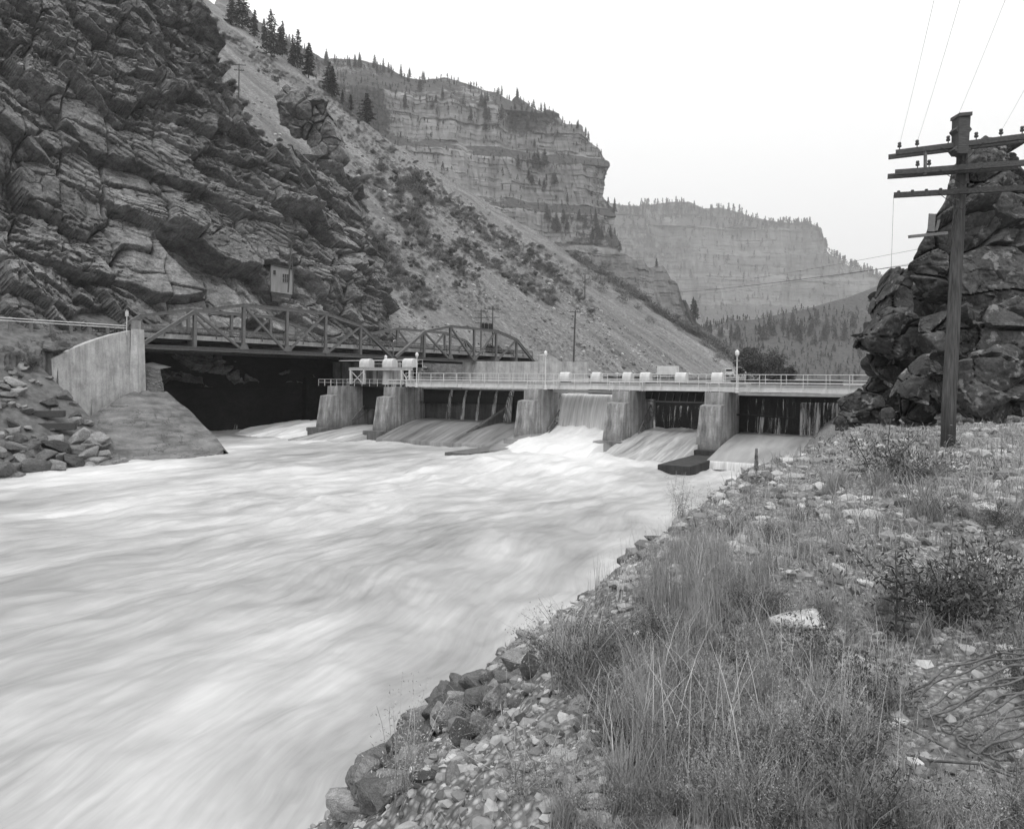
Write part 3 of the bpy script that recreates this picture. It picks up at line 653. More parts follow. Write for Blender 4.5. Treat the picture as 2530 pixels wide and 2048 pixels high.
# road approach: guard rail on timber posts, road sign
r = thing("guard_rail", "double cable guard rail on square timber posts along the left road edge", "guard rail", bw_(-1.5, -.4, 13.0), BROT)
for i in range(8): b = MB(); b.box(-i*1.95-.15, -i*1.95+.15, -.15, .15, -.6, 1.05, .02); obj("post", b, M['timber'], r)
for z in (.62, .9): b = MB(); b.tube([(0, -.19, z), (-15, -.19, z)], .055, 6); obj("rail", b, M['steel_white'], r)
r = thing("road_sign", "small white sign on a slim post at the end of the left wing wall", "sign", tuple(at(313, 815, 83.3)), BROT)
b = MB(); b.tube([(0, 0, -.6), (0, 0, 2.3)], .05); obj("post", b, M['steel_white'], r); b = MB(); b.box(-.03, .03, -.32, .32, 1.55, 2.15); obj("sign_plate", b, M['steel_white'], r)

# sloping concrete apron below the wing wall, and the rubble wall over it
tc = [at(205, 1040, 75.2), at(262, 1003, 79), at(330, 966, 83.4), at(372, 966, 85), at(412, 969, 86.5)]
rc = [at(412, 969, 86.5), at(466, 1013, 85), at(500, 1047, 82.5), at(534, 1077, 79.5), at(552, 1108, 76)]
bc = [at(240, 1158, 64.6), at(330, 1150, 67), at(430, 1143, 70), at(520, 1137, 72.5), at(552, 1108, 76)]
nu, nv = 90, 80
def lerp_list(L_, t):
    x = t * (len(L_) - 1); i = min(int(x), len(L_) - 2); return L_[i].lerp(L_[i+1], x - i)
G = np.zeros((nv, nu, 3))
left_e = [tc[0], tc[0].lerp(bc[0], .45) + Vector((-.2, -.4, -.25)), bc[0]]
for j in range(nv):
    v = j / (nv - 1)
    for i in range(nu):
        u = i / (nu - 1)
        top, bot, lf, rt = lerp_list(tc, u), lerp_list(bc, u), lerp_list(left_e, v), lerp_list(rc, v)
        pp_ = top.lerp(bot, v) + lf.lerp(rt, u) - (tc[0].lerp(tc[-1], u)).lerp(bc[0].lerp(bc[-1], u), v)
        G[j, i] = pp_
bul = np.sin(np.linspace(0, math.pi, nv))[:, None] * np.sin(np.linspace(.15, math.pi, nu))[None, :]
G[..., 2] += .9 * bul; G[..., 1] -= .5 * bul
gu_, gv_ = np.meshgrid(np.linspace(0, 1, nu), np.linspace(0, 1, nv))
G[..., 2] += .10 * fbm(gu_ * 9, gv_ * 7, oct=4, seed=91) - .22 * sstep(.0, .05, .62 - .25 * gu_ + .12 * fbm(gu_ * 5, gv_ * 0, oct=3, seed=92) - gv_ - .02) * 0
brk = .50 + .25 * np.sin(gu_ * 5 + .6) * .5 + .10 * fbm(gu_ * 6, gv_ * 0, oct=3, seed=92)
G[..., 2] -= .22 * sstep(-.012, .012, gv_ - brk) * sstep(.15, .3, gu_) * sstep(.98, .75, gu_) - .16 * (1 - sstep(.0, .03, np.abs(gv_ - brk - .1))) * 0
skirt = G[-1].copy(); skirt[:, 2] = -1.5; skirt2 = G[:, -1].copy()
G2 = np.concatenate([G, skirt[None]], 0)
ap = grid_mesh("concrete_apron", G2, True)
k = N('worn_slope_paving', .8, .3); cr = k.noise(k.map((.5, .5, 2.2)), .8, 7, .65); fi = k.noise(k.map((1, 1, 1)), 7, 4, .7)
c = k.ramp(cr, [(.32, .07), (.52, .15), (.7, .22)]); c = k.mixc(.6, c, k.ramp(fi, [(.3, .55), (.7, 1.3)]), 'MULTIPLY')
vo = k.noise(k.map((1, 1, 1.5)), .16, 6, .62, .3); c = k.mixc(k.ramp(vo, [(.492, 0.0), (.5, .9), (.508, 0.0)]), c, .02)
st_ = k.noise(k.map((.4, .4, 3.0)), 1.1, 5, .6); c = k.mixc(k.ramp(st_, [(.5, 0.0), (.7, .6)]), c, .05)
k.col(c); k.bump(k.math('ADD', cr, fi), .6, .12); M['paving'] = k.m
o_ = obj("concrete_apron", ap, M['paving']); tag(o_, "worn cracked concrete slope sweeping from the left wing wall down to the water", "apron")
side = np.stack([G[:, -1], G[:, -1] * np.array([1, 1, 0]) + np.array([1.2, 2.0, -1.5])], 0)
obj("channel_face", grid_mesh("channel_face", side, True), M['paving'], o_)
b = MB(); rng = np.random.RandomState(5)
p0, p1, p2, p3 = at(346, 964, 85.0), at(408, 972, 86.2), at(396, 912, 87.0), at(346, 900, 86.0)
Q = np.zeros((40, 44, 3))
for j in range(40):
    for i in range(44):
        Q[j, i] = (p0.lerp(p1, i/43)).lerp(p3.lerp(p2, i/43), j/39)
uu, vv = np.meshgrid(np.arange(44) * .09, np.arange(40) * .09)
r1, r2, r3, fp, fq, ed = blocks(uu, vv, .3, .45, 55, .3); Q[..., 1] -= .18 * r1 * (1 - np.exp(-(ed / .05) ** 2))
o_ = obj("rubble_wall", grid_mesh("rubble_wall", np.concatenate([Q, Q[-1:] + np.array([0, 3.0, .3])], 0)), M['boulder_dark']); tag(o_, "small dark rubble masonry wall between wing wall and channel", "wall")

# ================================================================== dam
PT = 6.95
def pier(a, label, w=2.1, depth=9, nose=1.0, base_z=1.15, sk=.0, pw=1.0):
    r = thing("dam_pier", label, "pier", dw(a, 0), DROT, "concrete piers of the dam")
    b = MB(); b.hexa([(-.12, -.1, -1), (w+.1, -.1, -1), (w+.1, depth, -1), (-.12, depth, -1), (0, 0, PT), (w, 0, PT), (w, depth, PT), (0, depth, PT)]); obj("body", b, M['concrete'], r)
    b = MB(); b.hexa([(-.35-sk, -1.9*nose, base_z-.3), (w-.1+sk, -1.9*nose, base_z-.3), (w-.02, .05, base_z-.3), (-.2, .05, base_z-.3), (-.12, -1.25*nose, 5.58), (w-.12, -1.25*nose, 5.58), (w-.05, .05, 5.72), (-.1, .05, 5.72)]); obj("nose", b, M['concrete'], r)
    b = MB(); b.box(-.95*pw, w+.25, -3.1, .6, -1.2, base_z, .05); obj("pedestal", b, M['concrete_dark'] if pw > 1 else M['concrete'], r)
    return r
pier(-54.3, "stepped concrete pier at the far left end, under the hoist platform", depth=8)
p2_ = pier(-43.8, "stepped concrete pier with ladder rungs under the right end of the hoist platform", depth=10)
pier(-21.84, "concrete pier left of the white overflow curtain", depth=7.5)
pier(-10.43, "concrete pier between the white overflow and the dark open gate", depth=7.5, base_z=1.5)
pier(0, "nearest concrete pier, on a dark wet pedestal with a stained flank", depth=7.5, pw=1.15, sk=.1)
# P2: ladder
r = thing("ladder", "thin steel ladder fixed down the second concrete pier", "ladder", dw(-43.8, 0), DROT)
b = MB()
for x in (2.3, 2.75): b.bar((x, 1.0, 1.2), (x, 1.0, PT + 1.0), .05)
for i in range(18): b.bar((2.3, 1.0, 1.4 + i*.34), (2.75, 1.0, 1.4 + i*.34), .035)
obj("rungs", b, M['steel'], r)
r = thing("ladder", "steel ladder hanging from the walkway at the left edge of the leaking gate", "ladder", dw(-40.9, 4.2), DROT)
b = MB()
for x in (0, .5): b.bar((x, 0, 4.6), (x, 0, 9.0), .05)
for i in range(13): b.bar((0, 0, 4.8 + i*.33), (.5, 0, 4.8 + i*.33), .035)
obj("rungs", b, M['steel'], r)

def apron(a0, a1, zt, b_t, zb, b_b, name, label, mat, nose=True, seed=1, wavy=.03):
    nu, nv = 120, 90
    u, v = np.meshgrid(np.linspace(a0, a1, nu), np.linspace(0, 1, nv))
    b_ = b_t + (b_b - b_t) * v; t = v * v * (1.6 - .6 * v)
    z = zt + (zb - zt) * t + wavy * fbm(u * 1.2, b_ * .25, oct=3, seed=seed)
    P = np.stack([DO[0] + DD[0]*u + DU[0]*b_, DO[1] + DD[1]*u + DU[1]*b_, z], -1)
    low = P[-1].copy(); low[:, 2] = -1.0; P = np.concatenate([P, low[None]], 0); P[:, 0, 2] = -1.0; P[:, -1, 2] = -1.0
    m = grid_mesh(name, P, True); set_uv(m, np.stack([np.concatenate([u, u[-1:]], 0).ravel(), np.concatenate([b_, b_[-1:]], 0).ravel()], -1))
    return m
def sheet(name, a0, a1, b0, zt, zb, throw, mat, seed=1, thick=.12, wob=.10, parent=None):
    """falling curtain of water"""
    nu, nv = max(8, int((a1-a0)/.06)), 60
    u, v = np.meshgrid(np.linspace(a0, a1, nu), np.linspace(0, 1, nv))
    z = zt + (zb - zt) * v; b_ = b0 - throw * np.sqrt(v) - wob * fbm(u * 1.6, v * 1.2, oct=3, seed=seed) * (v > 0)
    P = np.stack([DO[0] + DD[0]*u + DU[0]*b_, DO[1] + DD[1]*u + DU[1]*b_, z], -1)
    m = grid_mesh(name, P, True); set_uv(m, np.stack([u.ravel(), z.ravel()], -1)); return m
def fallmat(name, lo, hi, thr, alpha=True):
    k = N(name, .6, .25); uvn = k.n("ShaderNodeUVMap"); uvn.uv_map = "flow"
    f = k.noise(k.map((2.6, .16, 1), uvn.outputs[0]), 1.0, 6, .7); f2 = k.noise(k.map((9, .3, 1), uvn.outputs[0]), 1.0, 3, .6)
    s = k.math('ADD', f, k.math('MULTIPLY', k.math('SUBTRACT', f2, .5), .35))
    k.col(k.ramp(s, [(.35, lo), (.65, hi)]))
    if alpha:
        k.l(k.ramp(s, [(thr, 0.0), (thr + .14, .85)]), k.b.inputs["Alpha"])
    return k.m
M['fall_full'] = fallmat('overflow_curtain', .36, .66, 0, False)
M['fall_thin'] = fallmat('thin_leaking_water', .32, .55, .46)
M['fall_sparse'] = fallmat('sparse_leaking_water', .28, .5, .55)
def flowmat(name, lo, hi, sx=2.0):
    k = N(name, .45, .4); uvn = k.n("ShaderNodeUVMap"); uvn.uv_map = "flow"
    f = k.noise(k.map((sx, .12, 1), uvn.outputs[0]), 1.0, 6, .65, .4); f2 = k.noise(k.map((sx * .35, .1, 1), uvn.outputs[0]), 1.0, 3, .5)
    s = k.math('ADD', k.math('MULTIPLY', f, .55), k.math('MULTIPLY', f2, .45))
    k.col(k.ramp(s, [(.34, lo), (.64, hi)])); k.bump(f, .2, .06); return k.m
M['flow_white'] = flowmat('white_rapids', .50, .72, 1.4)
M['flow_grey'] = flowmat('grey_sheet_flow', .12, .48, 2.4)
M['flow_dark'] = flowmat('thin_wet_flow', .035, .26, 1.2)
M['wet_apron'] = flowmat('wet_apron_concrete', .14, .34, .7)

# gate bay by bay, left to right
def gate(label, a, loc_b=6.0): return thing("dam_gate", label, "gate", dw(a, loc_b), DROT, "gates of the dam")
# under the hoists: raised gate
r = gate("raised roller gate in black shade below the hoist platform", -52.2, 5.0)
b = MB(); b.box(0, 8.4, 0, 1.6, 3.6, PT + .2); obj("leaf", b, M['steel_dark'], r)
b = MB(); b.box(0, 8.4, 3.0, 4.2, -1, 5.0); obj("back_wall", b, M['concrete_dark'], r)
# leaking gate
r = gate("broad dark closed gate with small jets of water, second opening from the left", -41.7)
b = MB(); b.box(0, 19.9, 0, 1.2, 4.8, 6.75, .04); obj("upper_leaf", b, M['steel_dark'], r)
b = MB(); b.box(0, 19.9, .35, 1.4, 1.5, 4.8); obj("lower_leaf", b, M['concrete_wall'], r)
b = MB(); b.bar((0, -.15, 6.72), (19.9, -.15, 6.72), .3, .16); obj("lip", b, M['steel'], r)
b = MB(); b.bar((-2.2, -.9, 4.75), (6.2, -.3, 4.85), .10, .18); obj("cross_bar", b, M['steel_dark'], r)
b = MB(); b.hexa([(11.2, -8.0, .4), (11.6, -8.0, .4), (14.6, .3, 1.6), (14.2, .3, 1.6), (11.2, -7.8, .7), (11.6, -7.8, .7), (14.8, .3, 5.0), (14.3, .3, 5.0)]); obj("fin", b, M['concrete_wall'], r)
o_ = struct("spillway_apron", apron(-41.7, -21.84, 2.6, 6.4, .35, -4.0, "spillway_apron", "", None, seed=3), M['flow_dark'], label="sloping apron streaked with thin water below the leaking gate")
for a_, w in ((-36.6, .5), (-34.2, .35), (-31.9, .3), (-29.3, .45), (-26.9, .8)):
    m = MB(); st = [(6.0 - .25*t - .9*t*(1 if w < .7 else 1.5), 6.6 - 4.0*t*t - (.15 if t == 0 else 0)) for t in np.linspace(0, 1, 14)]
    pts = [dw(a_, b_, z_) for b_, z_ in st]; mm = MB(); mm.tube(pts, [w*.26 + .035*i*w for i in range(14)], 7); me = mm.mesh("water_jet", True)
    set_uv(me, np.array([[v.co.x * 2 + v.co.y, v.co.z] for v in me.vertices]))
    struct("water_jet", me, M['fall_thin'])
# full overflow
r = gate("lowered gate hidden behind a full white curtain of overflowing water", -19.7)
b = MB(); b.box(0, 9.3, 0, .8, .5, 6.35, .04); obj("leaf", b, M['concrete_wall'], r)
b = MB(); b.box(0, 9.3, -2.6, -2.3, 6.62, 6.92); obj("lip", b, M['steel_light'], r)
struct("waterfall", sheet("waterfall", -19.7, -10.55, 6.0, 6.42, 1.7, 2.2, None, 7), M['fall_full'])
u, v = np.meshgrid(np.linspace(-19.9, -10.4, 160), np.linspace(0, 1, 140)); bb = 4.6 - 17 * v
z = 2.3 * (1 - v) ** 1.3 + .35 * np.exp(-((v - .55) / .2) ** 2) - .25 * v + .35 * fbm(u * .6, bb * .3, oct=4, seed=12) * (.25 + v) * (1 - v * .6) + .5 * np.exp(-(v / .10) ** 2) * (.6 + .6 * vnoise(u * 1.2, bb * 0, seed=13)) - 1.0 * sstep(.86, 1, v)
u = u + (u + 15.5) * .16 * v; z[:, 0] = -1.2; z[:, -1] = -1.2
m = grid_mesh("rapids", np.stack([DO[0] + DD[0]*u + DU[0]*bb, DO[1] + DD[1]*u + DU[1]*bb, z], -1), True); set_uv(m, np.stack([u.ravel(), bb.ravel()], -1)); struct("rapids", m, M['flow_white'])
# dark open gate
r = gate("raised gate with a row of hanging ribs over a black opening", -8.3, 4.8)
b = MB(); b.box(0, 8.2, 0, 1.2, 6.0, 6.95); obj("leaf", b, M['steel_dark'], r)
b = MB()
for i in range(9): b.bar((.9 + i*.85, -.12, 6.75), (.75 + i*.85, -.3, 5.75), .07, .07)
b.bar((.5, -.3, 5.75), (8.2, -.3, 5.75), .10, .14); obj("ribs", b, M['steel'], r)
b = MB(); b.box(0, 8.2, 3.4, 4.4, -.5, 6.9); obj("back_wall", b, M['steel_dark'], r)  # near-black backing paints the shade of the open bay
struct("water_curtain", sheet("water_curtain", -8.0, -.4, 7.6, 5.2, 2.6, .5, None, 17), M['fall_sparse'])
struct("rapids", apron(-8.6, -.1, 2.55, 7.6, .05, -9.5, "rapids", "", None, seed=23, wavy=.12), M['flow_grey'])
# right-hand gate
r = gate("wide black closed gate with leaking streaks at the right bank", 2.1)
b = MB(); b.box(0, 15, 0, 1.0, 2.0, 6.6, .04); obj("leaf", b, M['steel_dark'], r)
b = MB(); b.box(0, 15, -.5, -.1, 6.62, 6.9); obj("lip", b, M['steel_light'], r)
b = MB(); b.bar((-.6, -1.2, 4.55), (6.2, -1.0, 4.3), .12, .16); obj("cross_bar", b, M['steel_dark'], r)
for q_, (a0, a1, zt, m_) in enumerate(((2.9, 15.5, 6.3, 'fall_sparse'), (4.0, 6.6, 4.4, 'fall_thin'), (8.6, 12.6, 6.0, 'fall_thin'))):
    struct("water_curtain", sheet("water_curtain", a0, a1, 5.8 - .15*q_, zt, 2.5, .35 + .2*q_, None, 27+q_), M[m_])
struct("spillway_apron", apron(2.2, 16.5, 2.55, 6.3, .62, -7.4, "spillway_apron", "", None, seed=33), M['wet_apron'])
u, v = np.meshgrid(np.linspace(2.3, 16.5, 160), np.linspace(0, 1, 14)); b_ = -7.42 - .25 * np.sqrt(v) - .08 * np.abs(np.sin(u * 9)) * v
m = grid_mesh("sill_fall", np.stack([DO[0]+DD[0]*u+DU[0]*b_, DO[1]+DD[1]*u+DU[1]*b_, .64 - .75*v], -1), True); set_uv(m, np.stack([u.ravel(), v.ravel()], -1)); struct("sill_fall", m, M['fall_full'])
o_ = obj("driftwood", MB().tube([(0, 0, 0), (.7, .15, .1), (1.5, .1, .15)], [.12, .14, .08], 7), M['timber_dark'], None, dw(6.0, -1.0, 1.45), .3); tag(o_, "short dark log stranded on the wet right apron", "log")
# water from the left bay
struct("rapids", apron(-66, -54.9, 1.5, 5.0, -.12, -8, "rapids", "", None, seed=53, wavy=.16), M['flow_white'])
struct("rapids", apron(-52.4, -43.9, 1.3, 6.0, -.1, -9, "rapids", "", None, seed=43, wavy=.10), M['flow_grey'])
m = sheet("water_jet", 0, .6, 0, 0, 0, 0, None, 47)
jm = MB(); jm.tube([bw_(22, 15.2, 4.2), bw_(22.2, 14.3, 3.2), bw_(22.3, 13.9, 1.5), bw_(22.35, 13.7, -.1)], [.25, .3, .4, .55], 8); me = jm.mesh("water_jet", True); set_uv(me, np.array([[v.co.x*2, v.co.z] for v in me.vertices])); struct("water_jet", me, M['fall_thin'])
# low training slabs in the tailwater
for a_, b0, b1, w, z, lab in ((-22.6, -15.0, -2.0, 3.0, .55, "low flat concrete slab in the tailwater left of the white overflow"), (-.3, -13.5, -3.2, 3.0, .66, "low dark concrete slab with a wet edge in front of the nearest pier")):
    b = MB(); b.box(0, w, 0, b1 - b0, -1.2, z, .05); o_ = obj("training_slab", b, M['concrete_dark'] if a_ > -5 else M['concrete'], None, dw(a_, b0), DROT); tag(o_, lab, "slab", "training slabs")
# lattice gate arms on the pier flanks
def arm(a, b0, label, n=5):
    r = thing("gate_arm", label, "gate arm", dw(a, b0), DROT, "lattice gate arms"); b = MB()
    p, q_ = Vector((.35, 0, 2.0)), Vector((.35, 4.2, 5.3)); o1 = Vector((0, .9, -.9))
    b.bar(p, q_, .12); b.bar(p + o1*.3, q_ + o1*1.2, .12)
    for i in range(n):
        t0, t1 = i / n, (i + 1) / n; A, B = p.lerp(q_, t0), (p + o1*.3).lerp(q_ + o1*1.2, t1); b.bar(A, B, .08); b.bar(p.lerp(q_, t1), B, .08)
    obj("lattice", b, M['steel'], r); return r
arm(-19.7, 1.5, "pale lattice arm on the pier beside the white overflow"); arm(-8.3, 1.5, "dark lattice arm on the pier beside the open gate")
arm(-52.2, 2.4, "small dark lattice arm on the leftmost pier", 3)

# service deck: girder, railings, hoist covers
r = thing("service_deck", "pale painted girder walkway with pipe railings running across the dam", "walkway", dw(0, 2.0, 7.0), DROT)
for y in (0, 2.6):
    b = MB(); b.hbeam((-41.6, y, .40), (17, y, .40), .3, .74, .05)
    for i in range(28): x = -41.5 + i*2.12; b.box(x-.05, x+.05, y-.13, y-.03, .06, .74)
    obj("girder", b, M['steel_light'], r)
b = MB(); b.box(-41.6, 17, .1, 2.5, .78, .84); obj("deck_plate", b, M['steel'], r)
for y in (-.12, 2.7):
    rl = MB()
    for z in (1.30, 1.86): rl.tube([(-41.6, y, z), (17, y, z)], .028, 6)
    rl.bar((-41.6, y, .98), (17, y, .98), .02, .12)
    ro = obj("railing", rl, M['steel_white'], r)
    for i in range(28):
        x = -41.5 + i*2.12; b = MB(); b.bar((x, y, .1 if y < 0 else .8), (x, y, 1.88), .05); obj("railing_post", b, M['steel_white'], ro)
o_ = obj("service_pipe", MB().tube([(-19.4, .6, 1.12), (2, .6, 1.12)], .06, 6), M['steel_white'], r)
# platforms with railings on the pier tops
def platform(a, b0, w, d, label, grp="small railed platforms on the piers"):
    rr_ = thing("pier_platform", label, "platform", dw(a, b0, PT), DROT, grp); b = MB()
    for x in np.linspace(0, w, 4):
        b.bar((x, 0, 0), (x, 0, .95), .05)
    for y in np.linspace(0, d, 3)[1:]:
        b.bar((0, y, 0), (0, y, .95), .05); b.bar((w, y, 0), (w, y, .95), .05)
    for z in (.5, .95): b.bar((0,0,z),(w,0,z),.05); b.bar((0,0,z),(0,d,z),.05); b.bar((w,0,z),(w,d,z),.05)
    obj("railing", b, M['steel_white'], rr_)
platform(0.05, .25, 4.2, 1.7, "white railed platform on top of the nearest pier"); platform(-10.9, .3, 3.6, 1.6, "white railed platform on the pier beside the open gate")
platform(-21.6, .3, 3.6, 1.6, "white railed platform on the pier left of the white overflow"); platform(-43.4, .4, 3.2, 1.6, "white railed platform at the right foot of the hoist frame"); platform(-57.3, 1.2, 3.6, 2.5, "white railing at the left end of the hoist platform")
def hood(name, w, d, h, label, loc, cat, grp):
    rr_ = thing(name, label, cat, loc, DROT, grp); b = MB(); n = 10; pr = [(0, 0), (0, h*.45)]
    for i in range(n+1): t = math.pi * i / n; pr.append((d/2 - d/2*math.cos(t), h*.45 + h*.55*math.sin(t)))
    pr.append((d, 0)); k_ = len(pr)
    b.add([(0, y, z) for y, z in pr] + [(w, y, z) for y, z in pr], [tuple(range(k_-1, -1, -1)), tuple(range(k_, 2*k_))] + [(i, (i+1) % k_, k_+(i+1) % k_, k_+i) for i in range(k_)])
    obj("cover", b, M['steel_light'], rr_); b = MB(); b.box(.08, w-.08, .15, d-.15, -.28, 0); obj("base", b, M['steel_dark'], rr_); return rr_
for a_, w, lab in ((-18.3, 1.25, "cream hoist cover at the left end of the white overflow bay"), (-14.1, 1.05, "cream hoist cover above the middle of the white overflow"), (-10.2, 1.0, "cream hoist cover with dark gap over the pier beside the open gate"),
                   (-8.1, 1.15, "cream hoist cover just left of the control cabinet"), (-4.0, 1.2, "cream hoist cover right of the control cabinet"), (.0, 1.15, "cream hoist cover above the nearest pier")):
    hood("hoist_cover", w, 1.1, 1.05, lab, dw(a_, 2.3, 8.02), "hoist cover", "hoist covers along the deck")
b = MB(); rr_ = thing("control_cabinet", "pale boxy control cabinet on thin legs above the deck railing", "cabinet", dw(-6.6, 3.8, 7.8), DROT)
b.box(0, 2.35, 0, .8, 1.05, 2.0, .04); obj("case", b, M['steel_light'], rr_); b = MB()
for x in (.08, 2.27):
    for y in (.08, .72): b.bar((x, y, 0), (x, y, 1.05), .08)
obj("legs", b, M['steel_light'], rr_)
# hoist frame at the left end
r = thing("hoist_gantry", "pale steel gantry carrying three hoist covers over the left gate", "hoist frame", dw(-53.2, 3.6, PT), DROT)
for y in (0, 2.2):
    for x in (0, 2.6, 9.6, 11.0):
        b = MB(); b.hbeam((x, y, 0), (x, y, 2.35), .32, .3, .05, (0, 1, 0)); obj("column", b, M['steel_light'], r)
    b = MB(); b.hbeam((-.4, y, 2.5), (11.4, y, 2.5), .3, .36, .05); obj("beam", b, M['steel_light'], r)
b = MB()
for x in (0, 9.6): b.bar((x, 0, .2), (x + 1.6 if x else 2.5, 0, 2.2), .09); b.bar((x + (1.4 if x else 2.5), 0, .2), (x, 0, 2.2), .09)
obj("bracing", b, M['steel_light'], r)
b = MB()
for z in (.55, 1.0): b.bar((-.2, -.6, z), (11.4, -.6, z), .05)
for i in range(9): b.bar((-.2 + i*1.45, -.6, 0), (-.2 + i*1.45, -.6, 1.0), .05)
for z in (3.3, 3.85): b.bar((.3, 2.5, z), (11.3, 2.5, z), .05)
for i in range(7): b.bar((.4 + i*1.8, 2.5, 2.6), (.4 + i*1.8, 2.5, 3.85), .05)
obj("railing", b, M['steel_white'], r)
b = MB(); b.box(-.5, 11.5, .1, 2.3, 2.68, 2.74); obj("top_deck", b, M['steel'], r)
b = MB(); b.box(0, 11, -.3, 2.4, -.05, .28); obj("floor", b, M['steel_dark'], r)
b = MB(); b.lathe([(.55, 0), (.75, .2), (.62, 2.3)], 12, 5.9, 1.2); obj("drum_housing", b, M['steel_light'], r)
for x, lab in ((1.3, "cream hoist cover at the left end of the tall hoist gantry"), (5.7, "cream hoist cover in the middle of the tall hoist gantry"), (9.3, "cream hoist cover at the right end of the tall hoist gantry")):
    hood("hoist_cover", 1.75, 1.3, 1.25, lab, dw(-53.2 + x, 3.9, PT + 2.75), "hoist cover", "hoist covers on the gantry")
o_ = obj("walkway_plank", MB().box(0, 13, 0, 1.0, 0, .12), M['steel_white'], None, dw(-58.5, 6.5, PT + 3.75), DROT); tag(o_, "thin white walkway slab just above the left hoist covers, under the bridge", "walkway")
# lamp posts
def lamp(loc, h, label):
    r = thing("lamp_post", label, "lamp post", loc, 0, "lamp posts on the dam")
    b = MB(); b.lathe([(.24, 0), (.24, .12), (.17, .18), (.2, .3), (.12, .55), (.10, .8)], 12); obj("base", b, M['steel_light'], r)
    b = MB(); b.lathe([(.085, .75), (.06, h-.8), (.10, h-.78), (.11, h-.72)], 10); b.bar((-.3, 0, h-1.15), (.3, 0, h-1.15), .035); obj("pole", b, M['steel_light'], r)
    b = MB(); b.lathe([(.09, h-.72), (.20, h-.55), (.22, h-.42), (.19, h-.26)], 12); obj("globe", b, M['globe'], r, smooth=True)
    b = MB(); b.lathe([(.24, h-.27), (.14, h-.12), (.04, h-.06), (.025, h)], 12); obj("finial_cap", b, M['globe'], r)
lamp(dw(3.0, 1.2, PT), 4.5, "white lamp post on the nearest pier, with clear globe against the trees"); lamp(dw(-19.6, 1.2, PT), 4.7, "pale lamp post left of the white overflow, against the far bridge abutment")
lamp(dw(-39.6, 1.8, PT), 4.75, "pale lamp post on the second pier, right of the hoist gantry"); lamp(dw(-48.6, 5.9, PT), 4.6, "pale lamp post rising among the hoist covers of the gantry")
# drifting spray below the overflow
mm_ = bpy.data.materials.new("spray_mist"); mm_.use_nodes = True; t_ = mm_.node_tree; t_.nodes.clear(); ou_ = t_.nodes.new("ShaderNodeOutputMaterial"); pv_ = t_.nodes.new("ShaderNodeVolumePrincipled")
pv_.inputs["Color"].default_value = (.98, .98, .98, 1); pv_.inputs["Density"].default_value = .035; pv_.inputs["Density Attribute"].default_value = ""; t_.links.new(pv_.outputs[0], ou_.inputs[1]); mm_.cycles.homogeneous_volume = True
bm_ = bmesh.new(); bmesh.ops.create_icosphere(bm_, subdivisions=4, radius=1); sp_ = MB().bm(bm_); sp_.v = [(v[0]*6.5, v[1]*7, v[2]*1.9) for v in sp_.v]
o_ = obj("spray", sp_, mm_, None, dw(-13.5, -8.5, .6), DROT); tag(o_, "soft spray drifting over the water below the white overflow", "spray", None, "stuff")
# ================================================================== rocks
_ico = {}
def ico(level):
    if level not in _ico:
        bm = bmesh.new(); bmesh.ops.create_icosphere(bm, subdivisions=level, radius=1)
        bm.verts.ensure_lookup_table(); V = np.array([v.co[:] for v in bm.verts]); Fc = np.array([[v.index for v in f.verts] for f in bm.faces]); bm.free()
        V /= np.linalg.norm(V, axis=1)[:, None]; _ico[level] = (V, Fc)
    return _ico[level]
def poly_rock(planes, level, rough, seed, soft=.02, freq=1.0, frac=0):
    """convex block from planes (n, d) sampled on a sphere, edges slightly worn, surface broken up"""
    V, Fc = ico(level); n = np.array([p[0] for p in planes]); n = n / np.linalg.norm(n, axis=1)[:, None]; d = np.array([p[1] for p in planes])
    c = V @ n.T; r = np.where(c > .02, d[None, :] / np.maximum(c, .02), 1e9)
    kk = 1.0 / max(soft, 1e-4); r0 = r.min(1)
    r = r0 - np.log(np.exp(-(r - r0[:, None]) * kk).sum(1)) / kk
    P = V * r[:, None]; f = freq
    nz = fbm(P[:, 0]*f, P[:, 1]*f, P[:, 2]*f, oct=5, seed=seed, gain=.55)
    rd = 1 - np.abs(fbm(P[:, 0]*f*.7, P[:, 1]*f*1.3, P[:, 2]*f*.7, oct=3, seed=seed+9)); crk = -np.clip(rd - .86, 0, 1) * 3.0
    ex = 0
    if frac:
        for sz, am, s_ in ((frac, .36, 1), (frac*.36, .03, 2)):
            wob = P + (.10 * sz) * np.stack([vnoise(P[:, 0]*1.7/sz, P[:, 1]*1.7/sz, P[:, 2]*1.7/sz, seed + 70 + k_) for k_ in range(3)], -1)
            R_, ed, tl = cells(wob / sz * np.array([1, 1, 1.5]), seed + s_); ex = ex + frac * am * ((R_ - .85) + 1.5 * tl - .45 * np.exp(-(ed / .035) ** 2))
    return P + V * (rough * (nz * .8 + crk) + ex)[:, None], Fc
def rand_planes(rs, n, lo=.6, hi=1.0, sq=(1, 1, 1)):
    out = []
    for i in range(n):
        v = rs.normal(size=3); v /= np.linalg.norm(v); out.append((v, rs.uniform(lo, hi) * abs(v @ np.array(sq)) ** 0 * np.linalg.norm(v * np.array(sq))))
    for v in np.vstack([np.eye(3), -np.eye(3)]): out.append((v + rs.normal(size=3)*.18, rs.uniform(.8, 1.0) * np.linalg.norm(v * np.array(sq))))
    return out
ROCKS = []
for i in range(12):
    rs = np.random.RandomState(300 + i); V, Fc = poly_rock(rand_planes(rs, 9, .55, .95, (1.2, .85, .65)), 4, .055, 40 + i, .03, freq=2.2); ROCKS.append(mesh_np("boulder", V, Fc))
for m in ROCKS: m.materials.append(M['boulder'])
ROCKS_D = []
for m in ROCKS[:6]: m2 = m.copy(); m2.materials.clear(); m2.materials.append(M['boulder_dark']); ROCKS_D.append(m2)
